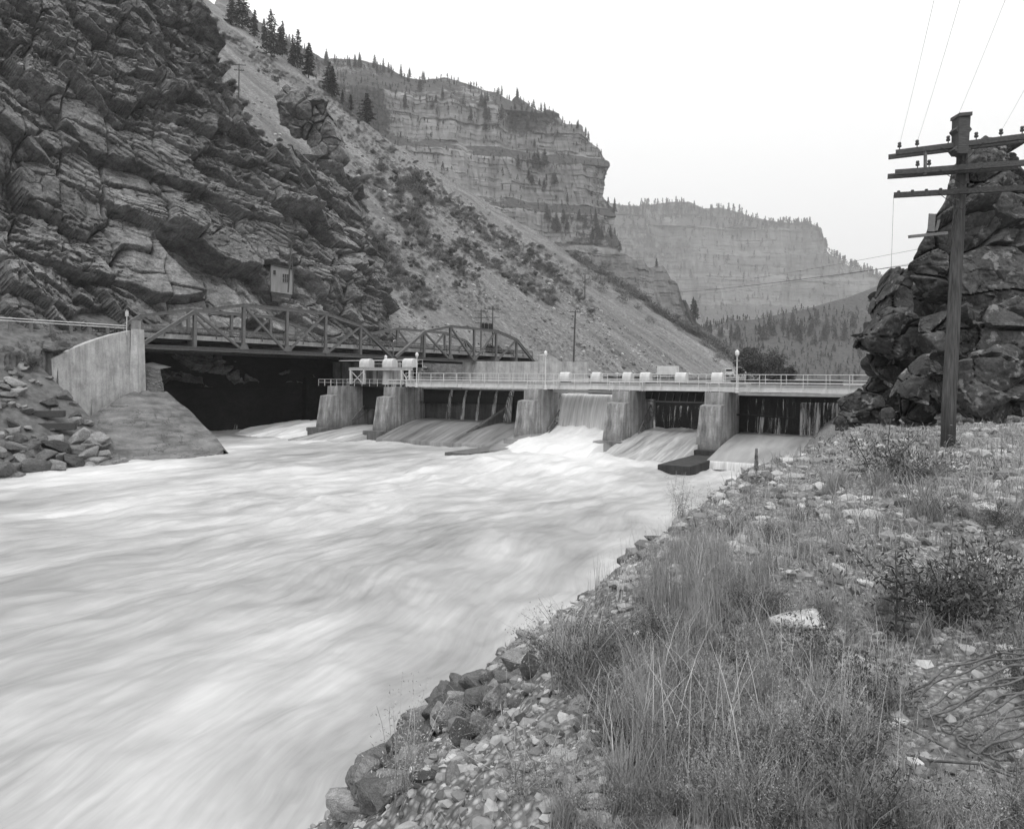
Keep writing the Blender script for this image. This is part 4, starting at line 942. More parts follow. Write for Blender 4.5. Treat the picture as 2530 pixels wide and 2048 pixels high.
def rock(loc, size, label, group, rs, dark=False, flat=1.0, name="boulder"):
    o = bpy.data.objects.new(name, rs.choice(ROCKS_D if dark else ROCKS)); COL.objects.link(o)
    o.location = loc; o.rotation_euler = (rs.uniform(-.5, .5), rs.uniform(-.5, .5), rs.uniform(0, 6.28)); o.scale = (size, size * rs.uniform(.75, 1.1), size * flat * rs.uniform(.75, 1.1))
    return tag(o, label, "rock", group)
def outline_rock(name, poly, Y, thick, rough, mat, label, seed, level=6, tilt=.35, back=1.0, freq=1.0, cat="rock", frac=0):
    """a big block whose face outline is given as pixels at distance Y, with its own depth"""
    P = np.array([np.array(at(px, py, Y)) for px, py in poly]); c = P.mean(0); c[1] += thick * .45
    rs = np.random.RandomState(seed); pl = []; cc = P.mean(0)
    ar = sum((P[i][0]-cc[0])*(P[(i+1) % len(P)][2]-cc[2]) - (P[(i+1) % len(P)][0]-cc[0])*(P[i][2]-cc[2]) for i in range(len(P)))
    for i in range(len(P)):
        a, b = P[i], P[(i+1) % len(P)]; e = b - a; n = np.array([e[2], 0, -e[0]]) * (1 if ar > 0 else -1); n /= max(np.linalg.norm(n), 1e-6)
        n2 = n + np.array([0, -rs.uniform(.05, tilt), 0]); n2 /= np.linalg.norm(n2); m_ = (a + b) / 2; pl.append((n2, max((m_ - c) @ n2, .15)))
        n3 = n + np.array([0, rs.uniform(.3, .9), 0]); n3 /= np.linalg.norm(n3); pl.append((n3, max((m_ - c) @ n3 + thick*.02, .2)))
    w = P[:, 0].ptp() / 2; h = P[:, 2].ptp() / 2
    for i in range(5):
        n = np.array([rs.uniform(-.55, .55), -1, rs.uniform(-.45, .6)]); n /= np.linalg.norm(n); pl.append((n, thick * rs.uniform(.42, .55)))
    pl.append((np.array([0, 1.0, 0]), thick * back))
    V, Fc = poly_rock(pl, level, rough, seed, .05, freq=freq, frac=frac); m = mesh_np(name, V, Fc)
    o = obj(name, m, mat, None, tuple(c)); return tag(o, label, cat) if label else o

# ---- dark crag on the right, block by block
cm = M['crag']
def crag(poly, Y, th_, label, seed, rough=.10, freq=.9, frac=1.9): return outline_rock("crag_block", poly, Y, th_, rough, cm, label, seed, level=7 if rough > .3 else 6, freq=freq, cat="rock", frac=frac)
crag([(2430, 340), (2450, 318), (2540, 285), (2640, 330), (2640, 560), (2330, 560), (2352, 455), (2383, 412), (2400, 368)], 38, 7, "tall upper mass of the dark right crag, behind the pole crossarms", 1, .31, .6, 3.2)
crag([(2305, 552), (2326, 522), (2352, 470), (2480, 440), (2620, 500), (2640, 800), (2500, 860), (2330, 800), (2255, 640), (2282, 585)], 36, 10, "middle mass of the dark crag behind the pole shaft", 2, .31, .6, 3.2)
crag([(2200, 740), (2203, 720), (2222, 675), (2252, 640), (2284, 648), (2282, 700), (2268, 790), (2210, 800), (2180, 800)], 36.5, 6, "black jutting knob halfway up the left edge of the crag", 3)
crag([(2150, 840), (2156, 822), (2178, 790), (2206, 755), (2245, 752), (2270, 790), (2278, 850), (2262, 880), (2200, 880), (2152, 868)], 34.5, 6, "large light faced overhanging block on the left edge of the crag", 4)
crag([(2146, 866), (2200, 872), (2275, 876), (2290, 900), (2262, 950), (2215, 952), (2168, 915), (2154, 890)], 35.6, 5, "black undercut underside below the large overhanging block", 5)
crag([(2282, 760), (2340, 740), (2420, 770), (2440, 850), (2400, 900), (2300, 880), (2276, 830)], 33.5, 5, "angular crag block just left of the pole at mid height", 6)
crag([(2250, 940), (2292, 880), (2318, 866), (2345, 880), (2352, 960), (2330, 1000), (2288, 1005), (2230, 995)], 31, 4, "pale upright slab leaning left of the pole foot", 7, .07, 1.2, 1.2)
crag([(2228, 985), (2300, 985), (2345, 1000), (2340, 1068), (2250, 1075), (2225, 1040)], 32, 3, "dark rock under the leaning slab", 8)
crag([(2370, 890), (2430, 850), (2520, 840), (2600, 900), (2600, 1060), (2400, 1060), (2360, 1000)], 30, 6, "broad fractured block at the foot of the crag right of the pole", 9)
crag([(2420, 760), (2560, 700), (2680, 760), (2680, 940), (2500, 930), (2410, 860)], 32, 6, "shadowed block above the right foot of the crag", 10)
crag([(2140, 955), (2165, 925), (2225, 935), (2250, 975), (2240, 1010), (2160, 1010)], 38, 4, "low pale rocks tucked under the overhang beside the girder end", 11)
crag([(2088, 992), (2104, 975), (2140, 962), (2185, 978), (2196, 1010), (2180, 1060), (2110, 1068), (2100, 1020)], 35, 4, "rounded pale boulder hiding the right end of the girder", 12, .10, 1.2, .8)
crag([(2078, 1040), (2096, 1012), (2112, 1018), (2118, 1065), (2082, 1068)], 34, 2, "small pale boulder leaning on the rounded boulder by the girder end", 13, .08, 1.5, .5)
crag([(2186, 1010), (2215, 996), (2235, 1015), (2228, 1062), (2190, 1065)], 33, 2, "squarish boulder between rounded boulder and leaning slab", 14, .08, 1.5, .6)
outline_rock("crag", [(2222, 700), (2258, 652), (2340, 545), (2600, 500), (2700, 1075), (2160, 1075), (2168, 900), (2192, 800)], 40, 7, .1, cm, "shadowed core of the crag seen in the gaps between its blocks", 16, freq=.5, frac=2.2)
outline_rock("crag", [(2460, 460), (2800, 330), (2900, 1080), (2280, 1080), (2330, 720)], 47, 12, .8, cm, "rear bulk of the crag closing off the right side", 15, freq=.35, frac=4.0)

# ---- jointed outcrop standing on the scree at the top of the rock wall
OJ = [(640, 300), (644, 240), (655, 200), (690, 188), (735, 190), (772, 208), (800, 236), (818, 275), (836, 312), (856, 350), (868, 396), (845, 418), (780, 392), (715, 352)]
outline_rock("rock_outcrop", OJ, 158, 16, .35, M['cliff'], "jointed block of rock standing out on the scree above the left rock wall", 31, level=7, tilt=.5, freq=.25, frac=4.6)
# ---- riprap on the near bank
rs = np.random.RandomState(11)
def ray_ground(px, py, zf, y0=1.5, y1=80, n=4000):
    d = np.array(at(px, py, 1.0)) - np.array([0, 0, CAMZ]); Yv = np.geomspace(y0, y1, n); x, z = d[0]*Yv, CAMZ + d[2]*Yv
    gz = zf(x, Yv); i = int(np.argmax(z < gz)); 
    return Vector((x[i], Yv[i], gz[i])) if (z < gz).any() else None
GR = "riprap rocks along the near water edge"
for px, py, w, dk, lab in (
    (1095, 1745, 125, 1, "largest dark faced boulder in the riprap above the feathery bush"), (1315, 1480, 110, 0, "big square boulder standing at the water edge"),
    (1485, 1400, 130, 0, "long pale flat topped boulder behind the grass tuft"), (1660, 1275, 60, 1, "grey boulder on the bank edge below the dark slab"),
    (1035, 1700, 55, 0, "pale elongated rock just above the largest dark boulder"), (1115, 1690, 55, 0, "pale wedge rock touching the top of the largest dark boulder"),
    (1020, 1745, 60, 0, "brown rock left of the largest dark boulder"), (970, 1765, 45, 0, "pale slab rock below the left riprap edge"), (975, 1800, 75, 1, "tall dark upright rock above the driftwood stump"),
    (1075, 1640, 60, 1, "dark rock at the upper riprap cluster"), (1180, 1620, 60, 0, "blocky rock at the top of the riprap cluster"), (1140, 1595, 50, 1, "dark rock against the white water at the riprap top"),
    (1245, 1550, 40, 0, "pair rock at the upper end of the riprap"), (1220, 1565, 36, 1, "small dark rock beside the pair at the riprap end"), (1165, 1655, 52, 0, "pale rounded rock in the middle of the riprap"),
    (985, 1860, 60, 0, "pale rock near the foot of the driftwood"), (940, 1850, 44, 1, "dark rock touching the driftwood stump"), (900, 1910, 70, 0, "pale angular rock in the lower riprap"), (855, 1925, 55, 0, "grey rock at the lowest riprap edge"),
    (1000, 1825, 48, 1, "dark wedge rock below the tall upright rock"), (1060, 1790, 60, 1, "dark rock half hidden by the feathery bush"), (1150, 1840, 44, 0, "pale rock below the feathery bush"),
    (1115, 1905, 60, 0, "white slab rock at the bottom of the gravel slope"), (1430, 1745, 60, 0, "long pale slab lying on the gravel slope"), (1545, 1370, 46, 0, "pale rock on the bank lip below the tall grass"),
    (1740, 1210, 46, 0, "pale rock on the far bank lip"), (1860, 1175, 44, 0, "broad pale rock on the far gravel slope"), (1900, 1120, 40, 0, "small grey rock near the far bank lip"),
    (1590, 1365, 34, 0, "split rock with dark side on the gravel slope"), (1640, 1370, 40, 0, "flat rock beside the split rock"), (1755, 1350, 36, 0, "pale rock in front of the tall grass stand"),
    (1540, 1880, 62, 1, "dark rounded rock at the bottom of the gravel"), (1500, 1850, 38, 0, "pale rock above the dark rounded rock"), (2190, 1245, 26, 0, "pale stone between the tussocks on the flat")):
    p = ray_ground(px, py + w * .30, bank_z)
    if p is None: continue
    sz = w / F * p.y * .52; rock((p.x, p.y + sz*.3, p.z + sz * .22), sz, lab, GR, rs, bool(dk), .9)
for i in range(34):
    u = rs.uniform() ** .8; px = 800 + 640*u + rs.normal()*40; py = 1950 - 400*u + rs.normal()*45 + 20; w = rs.uniform(14, 44)
    p = ray_ground(px, py, bank_z)
    if p is None or p.z < -.2: continue
    sz = w / F * p.y * .5; rock((p.x, p.y, p.z + sz*.12), sz, "small broken rock packed in the riprap between larger boulders", "small riprap rocks", rs, rs.rand() < .3, .85)
for i in range(84):
    u = rs.uniform(); px = 838 + 400*u + abs(rs.normal())*46; py = 1975 - 350*u + rs.normal()*26 + 14; w = rs.uniform(46, 92) * (1.1 - .35*u)
    p = ray_ground(px, py, bank_z)
    if p is None or p.z < .1: continue
    sz = w / F * p.y * .70; rock((p.x, p.y, p.z + sz*.28), sz, "angular riprap rock stacked along the steep lower edge of the bank", "angular riprap along the bank edge", rs, rs.rand() < .5, .85)
for i in range(70):
    px = rs.uniform(1350, 2100); py = 1950 - (px-1350)*1.05 + rs.normal()*90; w = rs.uniform(12, 34)
    if not 1090 < py < 2030: continue
    p = ray_ground(px, py, bank_z)
    if p is None or p.z < 1: continue
    sz = w / F * p.y * .5; rock((p.x, p.y, p.z + sz*.10), sz, "loose pale stone lying on the gravel bank among weeds", "loose stones on the gravel bank", rs, rs.rand() < .2, .6, name="loose_stone")
p = ray_ground(1968, 1552, bank_z)
V, Fc = poly_rock(rand_planes(np.random.RandomState(77), 8, .7, .95, (1.5, .9, .55)), 5, .03, 3, .14, freq=2.0)
o_ = obj("white_stone", mesh_np("white_stone", V * np.array([.145, .15, .10]), Fc), M['white_stone'], None, (p.x, p.y, p.z + .05), .15); tag(o_, "smooth nearly white stone half hidden in the tall grass", "rock")
# riprap on the left bank
for i in range(140):
    px = rs.uniform(-60, 300) if i > 12 else rs.uniform(60, 300); py = rs.uniform(905, 1190) if i > 12 else rs.uniform(1080, 1170)
    if px > 140 + (py - 900) * .60: continue
    p = ray_ground(px, py, left_z, 30, 110)
    if p is None: continue
    w = rs.uniform(22, 62) * (1.1 if py > 1080 else .7); sz = w / F * p.y * .55
    rock((p.x, p.y - sz*.2, p.z + sz*.2), sz, "angular boulder in the steep riprap pile at the left water edge", "riprap boulders on the left bank", rs, rs.rand() < .35, .8)
for j_, (px, py, w, ln) in enumerate(((120, 1030, .5, 3.2), (150, 1062, .55, 3.0))):
    p = ray_ground(px, py, left_z, 30, 110); b = MB(); b.box(-ln/2, ln/2, -.4, .4, -.1, w, .04); o_ = obj("timber_crib", b, M['timber_dark'], None, (p.x, p.y - .5, p.z + .1), .35); tag(o_, ("upper", "lower")[j_] + " dark weathered timber beam wedged in the left riprap", "timber beam", "timber crib beams")
# pebbles
def pebbles(n, seed, pick, smin, smax, zf, name, mat, level=1, sq=.6):
    r_ = np.random.RandomState(seed); V0, F0 = ico(level); xy = pick(r_, n); n = len(xy)
    sz = smin * (smax / smin) ** (r_.rand(n) ** 2.2); sz *= np.clip(np.hypot(xy[:, 0], xy[:, 1]) / 6, .7, 2.2) if name != "scree_rubble" else 1
    A = r_.rand(n) * 6.28; st = r_.uniform(.6, 1.3, (n, 3)) * np.array([1.15, .9, sq]); z = zf(xy[:, 0], xy[:, 1])
    nz = 1 + .42 * (r_.rand(n, len(V0)) - .5)
    P = V0[None] * nz[..., None] * (sz[:, None] * st)[:, None, :]
    tl = r_.uniform(-.5, .5, n); ct, st_ = np.cos(tl)[:, None], np.sin(tl)[:, None]
    Y1 = P[..., 1]*ct - P[..., 2]*st_; Z1 = P[..., 1]*st_ + P[..., 2]*ct; ca, sa = np.cos(A)[:, None], np.sin(A)[:, None]
    P = np.stack([P[..., 0]*ca - Y1*sa + xy[:, :1], P[..., 0]*sa + Y1*ca + xy[:, 1:2], Z1 + z[:, None] + (sz*.12)[:, None]], -1)
    Fc = (F0[None] + (np.arange(n) * len(V0))[:, None, None]).reshape(-1, 3); m = mesh_np(name, P.reshape(-1, 3), Fc)
    set_attr(m, "tone", np.repeat(r_.rand(n), len(V0))); o = struct(name, m, mat, kind='stuff'); return o
k = N('gravel_stones', .95, .15); tn = k.attr("tone"); nn = k.noise(k.map((1, 1, 1)), 30, 4)
k.col(k.mixc(.5, k.ramp(tn, [(0, .08), (.5, .24), (.85, .36), (1, .46)]), k.ramp(nn, [(.3, .6), (.7, 1.3)]), 'MULTIPLY')); M['gravel_stones'] = k.m
def pick_bank(r_, n):
    r = np.geomspace(2.2, 45, 4000)[(r_.rand(n) * 4000).astype(int)]; t = np.radians(r_.uniform(-50, 62, n)); xy = np.stack([r*np.sin(t), r*np.cos(t)], -1)
    d = crest_d(xy[:, 0], xy[:, 1]); return xy[(d > -7) & (d < 24)]
tag(pebbles(30000, 5, pick_bank, .012, .085, bank_z, "gravel", M['gravel_stones']), "grey and pale gravel stones strewn over the near bank", "gravel")
def pick_talus(r_, n):
    s = r_.uniform(-45, 108, n); t = r_.uniform(-2, 150, n) ** 1.0; keep = r_.rand(n) < np.clip(.25 + .9*np.exp(-((s-75)/22)**2) * np.exp(-t/45) + .35*np.exp(-t/30), 0, 1); s, t = s[keep], t[keep]
    return np.stack([BT[0]+ET[0]*s+NT[0]*t, BT[1]+ET[1]*s+NT[1]*t], -1)
def talus_xy(x, y):
    dx, dy = x - BT[0], y - BT[1]; s = dx*ET[0] + dy*ET[1]; t = dx*NT[0] + dy*NT[1]; return talus_z(s, t)
tag(pebbles(6500, 6, pick_talus, .18, .95, talus_xy, "scree_rubble", M['gravel_stones'], sq=.7), "broken rocks scattered down the lower scree slope", "rubble")
# driftwood stump
p = ray_ground(905, 1885, bank_z); b = MB(); r_ = random.Random(3); q_ = 120 / F * p.y; p = p + Vector((-.05, -.1, .12))
b.tube([Vector((0, 0, -.3)), Vector((.02, .02, .25)), Vector((-.05, .05, .62)), Vector((.06, .1, 1.0))], [.26, .22, .20, .10], 12)
for i in range(6): a_ = i * 1.1; b.tube([Vector((0, 0, .1)), Vector((.3*math.cos(a_), .3*math.sin(a_), .05)), Vector((.62*math.cos(a_), .62*math.sin(a_), -.3))], [.14, .09, .03], 6)
b.v = [tuple(Vector(v_) * q_ + p) for v_ in b.v]
o_ = obj("driftwood_stump", b, M['log'], smooth=True); tag(o_, "twisted grey driftwood stump wedged among the lower riprap", "stump")
# old wire mesh, lower right
p = ray_ground(2540, 1880, bank_z); r_ = random.Random(8); b = MB(); RW = .0058
for i in range(20):
    t = i / 19; y0 = .56 - 1.0*t + r_.uniform(-.02, .02); x0 = -.26 + .12*t + r_.uniform(-.05, .05); z0 = .24 - .12*t; pts = []; ph = r_.uniform(0, 6)
    for j in range(34):
        s = j / 33; zz_ = z0 * math.sin(min(1, s*1.2 + .10) * math.pi * .60); pts.append(p + Vector((x0 + s*1.2, y0 + .46*s - .36*s*s + .010*math.sin(s*22 + ph), max(.01, zz_ + .010*math.sin(s*26 + ph)))))
    b.tube(pts, RW, 6)
    c_ = pts[0]; b.tube([c_ + Vector((-.022*math.sin(q) , .028*(1 - math.cos(q)) * (1 if i % 2 else -1), .018*q*.3)) for q in np.linspace(0, 4.4, 9)], RW, 6)
for i in range(8):
    c_ = p + Vector((-.20 + .045*i, -.48 + r_.uniform(-.05, .05), .03)); b.tube([c_ + Vector((.024*math.cos(q) + .008*q, .042*math.sin(q), .03 + .02*math.cos(q*1.3))) for q in np.linspace(0, 8, 26)], RW, 6)
for (x0, y0), (x1, y1) in (((-.62, .36), (-.26, .50)), ((-.60, .36), (-.34, .02)), ((-.5, -.10), (-.15, -.28))):
    b.tube([p + Vector((x0, y0, .05)), p + Vector(((x0+x1)/2, (y0+y1)/2 + .03, .07)), p + Vector((x1, y1, .04))], RW, 6)
o_ = obj("wire_mesh", b, M['rust'], smooth=True); tag(o_, "tangled heap of bent rusty fence wire lying on the gravel", "wire mesh")

# ================================================================== utility poles
def big_pole():
    base = at(2342, 1052, 18.0); top = at(2380, 330, 18.25); r = thing("utility_pole", "tall weathered wooden utility pole with three crossarms in front of the crag", "utility pole", base)
    ax = (top - base); b = MB(); n = 14; b.tube([ax * (i / n) + Vector((0, 0, -.8 if i == 0 else 0)) for i in range(n + 1)], [.165 - .045 * i / n for i in range(n + 1)], 18); obj("pole", b, M['wood_pole'], r, smooth=True)
    def loc(px, py, Y): return at(px, py, Y) - base
    arms = []
    for (lx, ly), (cx_, cy_), h_ in (((2213, 378), (2372, 358), .125), ((2211, 427), (2370, 415), .13), ((2208, 483), (2366, 474), .125)):
        l, c = loc(lx, ly, 18.5), loc(cx_, cy_, 17.85); rr_ = c + (c - l) * 1.0; arms.append((l, rr_))
        b = MB(); b.bar(l, rr_, .10, h_); up = Vector((0, .36, 0)); 
        if h_ > .127 or ly < 400: b.bar(l + up, rr_ + up, .09, h_ * .9)
        obj("crossarm", b, M['crossarm'] if ly < 450 else M['timber_dark'], r)
        for t in ((.03, .17, .41, .55, .62, .80, .95) if ly < 400 else ((.18, .27, .72, .85) if ly < 450 else (.04, .15, .26, .37, .48, .66, .78, .92))):
            q = l.lerp(rr_, t); ib = MB()
            if ly < 450: ib.lathe([(.012, .05), (.012, .12), (.045, .13), (.05, .17), (.03, .19), (.045, .21), (.035, .25)], 9, q.x, q.y)
            else: ib.lathe([(.012, .04), (.035, .05), (.04, .09), (.028, .11)], 9, q.x, q.y)
            for i_, v in enumerate(ib.v): ib.v[i_] = (v[0], v[1], v[2] + q.z)
            obj("insulator", ib, M['porcelain'], r)
        b = MB()
        for t in (.34, .66): q = l.lerp(rr_, t); m_ = (l + rr_) / 2; b.bar(q + Vector((0, -.07, -.03)), m_ + Vector((0, -.17, -.48)), .045, .012)
        obj("brace", b, M['steel_dark'], r)
    l1, l2 = arms[0], arms[1]; b = MB(); b.bar(l1[0].lerp(l1[1], .235), l2[0].lerp(l2[1], .24) + Vector((0, 0, -.1)), .05, .07); obj("spreader", b, M['timber'], r)
    b = MB(); c0, c1 = loc(2374, 382, 17.8), loc(2378, 292, 17.8); ax_ = (c1 - c0)
    b.hexa([c0 + Vector(v) for v in ((-.12,-.1,0), (.12,-.1,0), (.12,.2,0), (-.12,.2,0))] + [c1 + Vector(v) for v in ((-.14,-.1,0), (.14,-.1,0), (.14,.2,0), (-.14,.2,0))]); bx = obj("terminal_box", b, M['crossarm'], r)
    b = MB(); b.hexa([c1 + Vector(v) for v in ((-.16,-.13,0), (.16,-.13,.02), (.16,.24,.02), (-.16,.24,0), (-.15,-.13,.08), (.165,-.13,.11), (.165,.24,.11), (-.15,.24,.08))]); obj("box_cap", b, M['crossarm'], bx)
    b = MB()
    for t, s_ in ((.66, 1), (.12, 1)):
        q = c0.lerp(c1, t)
        for sx in (-1, 1): b.hexa([q + Vector((sx*.13 + dx, dy, dz)) for dx, dz, dy in ((-.07,-.0,-.08), (0,-.09,-.08), (0,-.09,.2), (-.07,0,.2))] + [q + Vector((sx*.13 + dx, dy, dz)) for dx, dz, dy in ((0,.09,-.08), (.07,0,-.08), (.07,0,.2), (0,.09,.2))])
    obj("diamond_block", b, M['crossarm'], bx)
    b = MB(); r2 = random.Random(2)
    c = loc(2366, 484, 17.7)
    for i in range(6):
        pts = [c + Vector((-.02*i, -.05, -.1))]; 
        for j in range(8): pts.append(c + Vector((-.06 - .03*j + r2.uniform(-.04, .04), -.12 + r2.uniform(-.03, .03), -.15 - .17*j)))
        b.tube(pts, .012, 5)
    obj("drop_cable", b, M['wire'], r)
    return base, arms
pbase, parms = big_pole()
def wire(pts, label, r=.006, sag=.0, n=16, group=None, cat="wire"):
    a, b_ = Vector(pts[0]), Vector(pts[1]); P = [a.lerp(b_, i/n) + Vector((0, 0, -sag * 4 * (i/n) * (1 - i/n))) for i in range(n+1)]
    o = obj("wire", MB().tube(P, r, 5), M['wire']); return tag(o, label, cat, group)
for t, (ex, ey) in zip((.03, .17, .41, .80, .95), ((2420, -500), (2520, -520), (2700, -560), (2900, -500), (3000, -420))):
    q = pbase + parms[0][0].lerp(parms[0][1], t) + Vector((0, 0, .2)); wire((q, at(ex, ey, 7.5)), "thin line wire rising from the top crossarm towards the upper right", .0025, .1, group="line wires on the top crossarm")
for i, (tz, r_w, lab) in enumerate((((1440, 712), .035, "thick dark cable crossing in front of the distant mountain"), ((1640, 690), .02, "upper thin wire crossing in front of the distant mountain"), ((1600, 716), .018, "lower thin wire crossing in front of the distant mountain"))):
    q = pbase + parms[2][0].lerp(parms[2][1], .30 + .1*i); a_ = at((2300, 2300, 2320)[i], (648, 610, 640)[i], 34); wire((a_, at(*tz, 205) if i == 0 else at(*tz, 240)), lab, r_w * .42, 1.6)
q = pbase + parms[2][0]; wire((q, at(2201, 688, 18.6)), "loose thin wire dangling from the lowest crossarm", .004, .0)
# small timber arm and board on the crag
r = thing("stub_arm", "short plank arm with an upright board sticking out of the crag edge", "timber arm", at(2300, 575, 33)); b = MB(); b.bar((-1.25, -.5, -.30), (.9, .3, .05), .14, .13); obj("plank", b, M['timber'], r)
b = MB(); b.bar((.0, .0, .05), (.05, .0, .85), .30, .05); b.bar((.3, .1, .1), (.42, .1, .6), .16, .05); obj("board", b, M['timber'], r)
o_ = obj("lamp_box", MB().box(-.3, .3, -.3, .3, -.55, .55, .04), M['timber_dark'], None, at(2153, 822, 38)); tag(o_, "small black box perched on the outer corner of the overhanging block", "box")
# slim poles about the dam and slope
def slim_pole(px, py_top, py_bot, Y, label, arms=(), rad=.14, lean=(0, 0), lamp=False, group="utility poles"):
    bs = at(px, py_bot, Y); h = (py_bot - py_top) / F * Y; r = thing("utility_pole", label, "utility pole", bs, .15, group); b = MB()
    b.tube([(0, 0, -1), (lean[0]*.5, 0, h*.5), (lean[0], lean[1], h)], [rad, rad*.9, rad*.72], 9); obj("pole", b, M['wood_pole'], r)
    for dz, w in arms:
        b = MB(); b.bar((lean[0]-w, 0, h-dz), (lean[0]+w, 0, h-dz), .12, .14)
        for k_ in range(5): x = lean[0] - w*.9 + w*1.8*k_/4; b.bar((x, 0, h-dz+.07), (x, 0, h-dz+.32), .07)
        obj("crossarm", b, M['timber_dark'], r)
    return r
slim_pole(1416, 768, 925, 150, "single slim pole with one crossarm before the scree, right of the far abutment", ((.25, 1.1),), .2, (.35, 0))
slim_pole(1188, 765, 870, 160, "left pole of the transformer pair above the far truss span", ((.4, 1.5), (1.8, 1.5), (3.0, 1.3)), .16)
slim_pole(1216, 758, 920, 162, "right pole of the transformer pair above the far truss span", ((.6, 1.9), (2.4, 1.6)), .16)
tb = thing("transformer_bank", "dark transformer cans on a platform between the paired poles", "transformer", at(1202, 815, 160.5), .15)
for i in range(3): b = MB(); b.lathe([(.42, 0), (.45, .1), (.45, 1.3), (.3, 1.42)], 12, -.95 + i*.95, 0); obj("can", b, M['steel_dark'], tb)
b = MB(); b.box(-1.7, 1.7, -.5, .5, -.2, 0); obj("platform", b, M['timber_dark'], tb)
slim_pole(590, 158, 235, 178, "small old pole with crossarms in the scree gully at the top of the rock wall", ((.3, 1.6), (1.6, 1.2)), .14)
slim_pole(1018, 492, 548, 236, "small pole standing alone among scrub on the scree slope", (), .16)
slim_pole(1445, 676, 730, 262, "small pole with a bushy top among the dark scrub of the far ridge", ((.2, .8),), .18)
slim_pole(712, 598, 708, 124.5, "pole with crossarms leaning in front of the small hut", ((.3, 1.2), (.9, 1.2), (2.4, 1.0)), .14, (.5, 0))
slim_pole(726, 630, 712, 124.8, "second pole beside the small hut, without crossarms", (), .12, (-.4, 0))

# ---- hut on the rock wall
cx_, cy_ = proj(CLIFF); ii = np.argmin((cx_ - 690)**2 + (cy_ - 716)**2 + np.where(CLIFF[..., 1] > 150, 1e6, 0)); hp = Vector(CLIFF.reshape(-1, 3)[ii]) + Vector((.3, .2, .4)); r = thing("small_hut", "small pale hut with two dark windows perched on the left rock wall", "hut", hp, math.radians(30)); r.scale = (1.08, 1.08, 1.08)
b = MB(); b.hexa([(-1.9,-1.2,-.9), (1.6,-1.2,-1.2), (1.6,4.8,-1.2), (-1.9,4.8,-.9), (-1.9,-1.2,3.5), (1.6,-1.2,3.05), (1.6,4.8,3.2), (-1.9,4.8,3.65)]); obj("wall", b, M['hut_wall'], r)
b = MB(); b.hexa([(-2.15,-1.45,3.55), (1.85,-1.45,3.1), (1.85,4.9,3.25), (-2.15,4.9,3.7), (-2.15,-1.45,3.68), (1.85,-1.45,3.23), (1.85,4.9,3.38), (-2.15,4.9,3.83)]); obj("roof", b, M['timber_dark'], r)
for x0, x1, z0, z1 in ((-.05, 1.0, .75, 2.2), (-1.6, -1.1, 1.9, 2.7)):
    b = MB(); b.box(x0, x1, -1.23, -1.2, z0, z1); wo = obj("window", b, M['glass_dark'], r); b = MB()
    for x in np.linspace(x0, x1, 4 if x1 - x0 > 1 else 2): b.bar((x, -1.25, z0), (x, -1.25, z1), .05)
    for z in np.linspace(z0, z1, 3 if x1 - x0 > 1 else 2): b.bar((x0, -1.25, z), (x1, -1.25, z), .05)
    obj("window_frame", b, M['tin'], wo)
b = MB(); b.hexa([(-1.5,-.6,-2.4), (1.3,-.6,-2.4), (1.3,4.8,-2.4), (-1.5,4.8,-2.4), (-1.85,-1.1,-.95), (1.55,-1.1,-1.22), (1.55,4.8,-1.22), (-1.85,4.8,-.95)]); obj("footing", b, M['cliff'], r)
sp = hp + Vector((-1.2, 2.2, 5.2)); o_ = obj("tin_shed_roof", MB().hexa([(-1.3,-.3,-1.6), (1.2,-.2,-2.0), (1.6,3.5,-1.8), (-1.3,3.5,-1.4), (-1.3,.9,.9), (.5,1.0,.8), (.5,3.9,.9), (-1.3,3.9,1.0)]), M['tin'], None, sp, .4); tag(o_, "steep ribbed tin cover on the rock just above the small hut", "roof")
o_ = obj("stair_rail", MB().tube([at(726, 712, 126), at(765, 735, 125), at(800, 772, 124)], .05, 6).tube([at(726, 722, 126), at(765, 746, 125), at(800, 784, 124)], .04, 6), M['steel']); tag(o_, "thin stair handrail descending from the small hut", "handrail")
# camper by the road
r = thing("parked_camper", "small white camper van parked beyond the deck railing near the bushy trees", "van", at(1797, 930, 188), .35)
b = MB(); b.box(-1.4, 1.4, -1, 1, .45, 1.25, .12); b.box(-1.25, .8, -.95, .95, 1.2, 2.1, .18); obj("body", b, M['steel_white'], r)
b = MB(); b.box(-1.1, .6, -.98, -.93, 1.35, 1.85); b.box(.72, .84, -.8, .8, 1.35, 1.9); obj("windows", b, M['glass_dark'], r)
for x in (-.9, .9):
    for y in (-.95, .95): b = MB(); b.tube([(x, y-.1, .35), (x, y+.1, .35)], .35, 12); obj("wheel", b, M['wire'], r)
# ================================================================== vegetation
def quads(C, A, B):
    """leaf faces: centres C, half axes A and B"""
    V = np.stack([C - A - B*.5, C + A*.15 - B, C + A + B*.3, C - A*.1 + B], 1); n = len(C); return V.reshape(-1, 3), (np.arange(n)[:, None] * 4 + np.arange(4)[None]).astype(np.int32)
def unit(v): return v / np.maximum(np.linalg.norm(v, axis=-1, keepdims=True), 1e-9)
def leafcloud(rs, C, size, flat=.5):
    n = len(C); A = unit(rs.normal(size=(n, 3))) * (size * rs.uniform(.6, 1.3, n))[:, None]; T = unit(rs.normal(size=(n, 3))); B = unit(np.cross(A, T)) * (size * flat * rs.uniform(.6, 1.3, n))[:, None]; return quads(C, A, B)
def join(parts):
    V, Fc, o = [], [], 0
    for v, f in parts: V.append(v); Fc.append(f + o); o += len(v)
    return np.concatenate(V), np.concatenate(Fc)
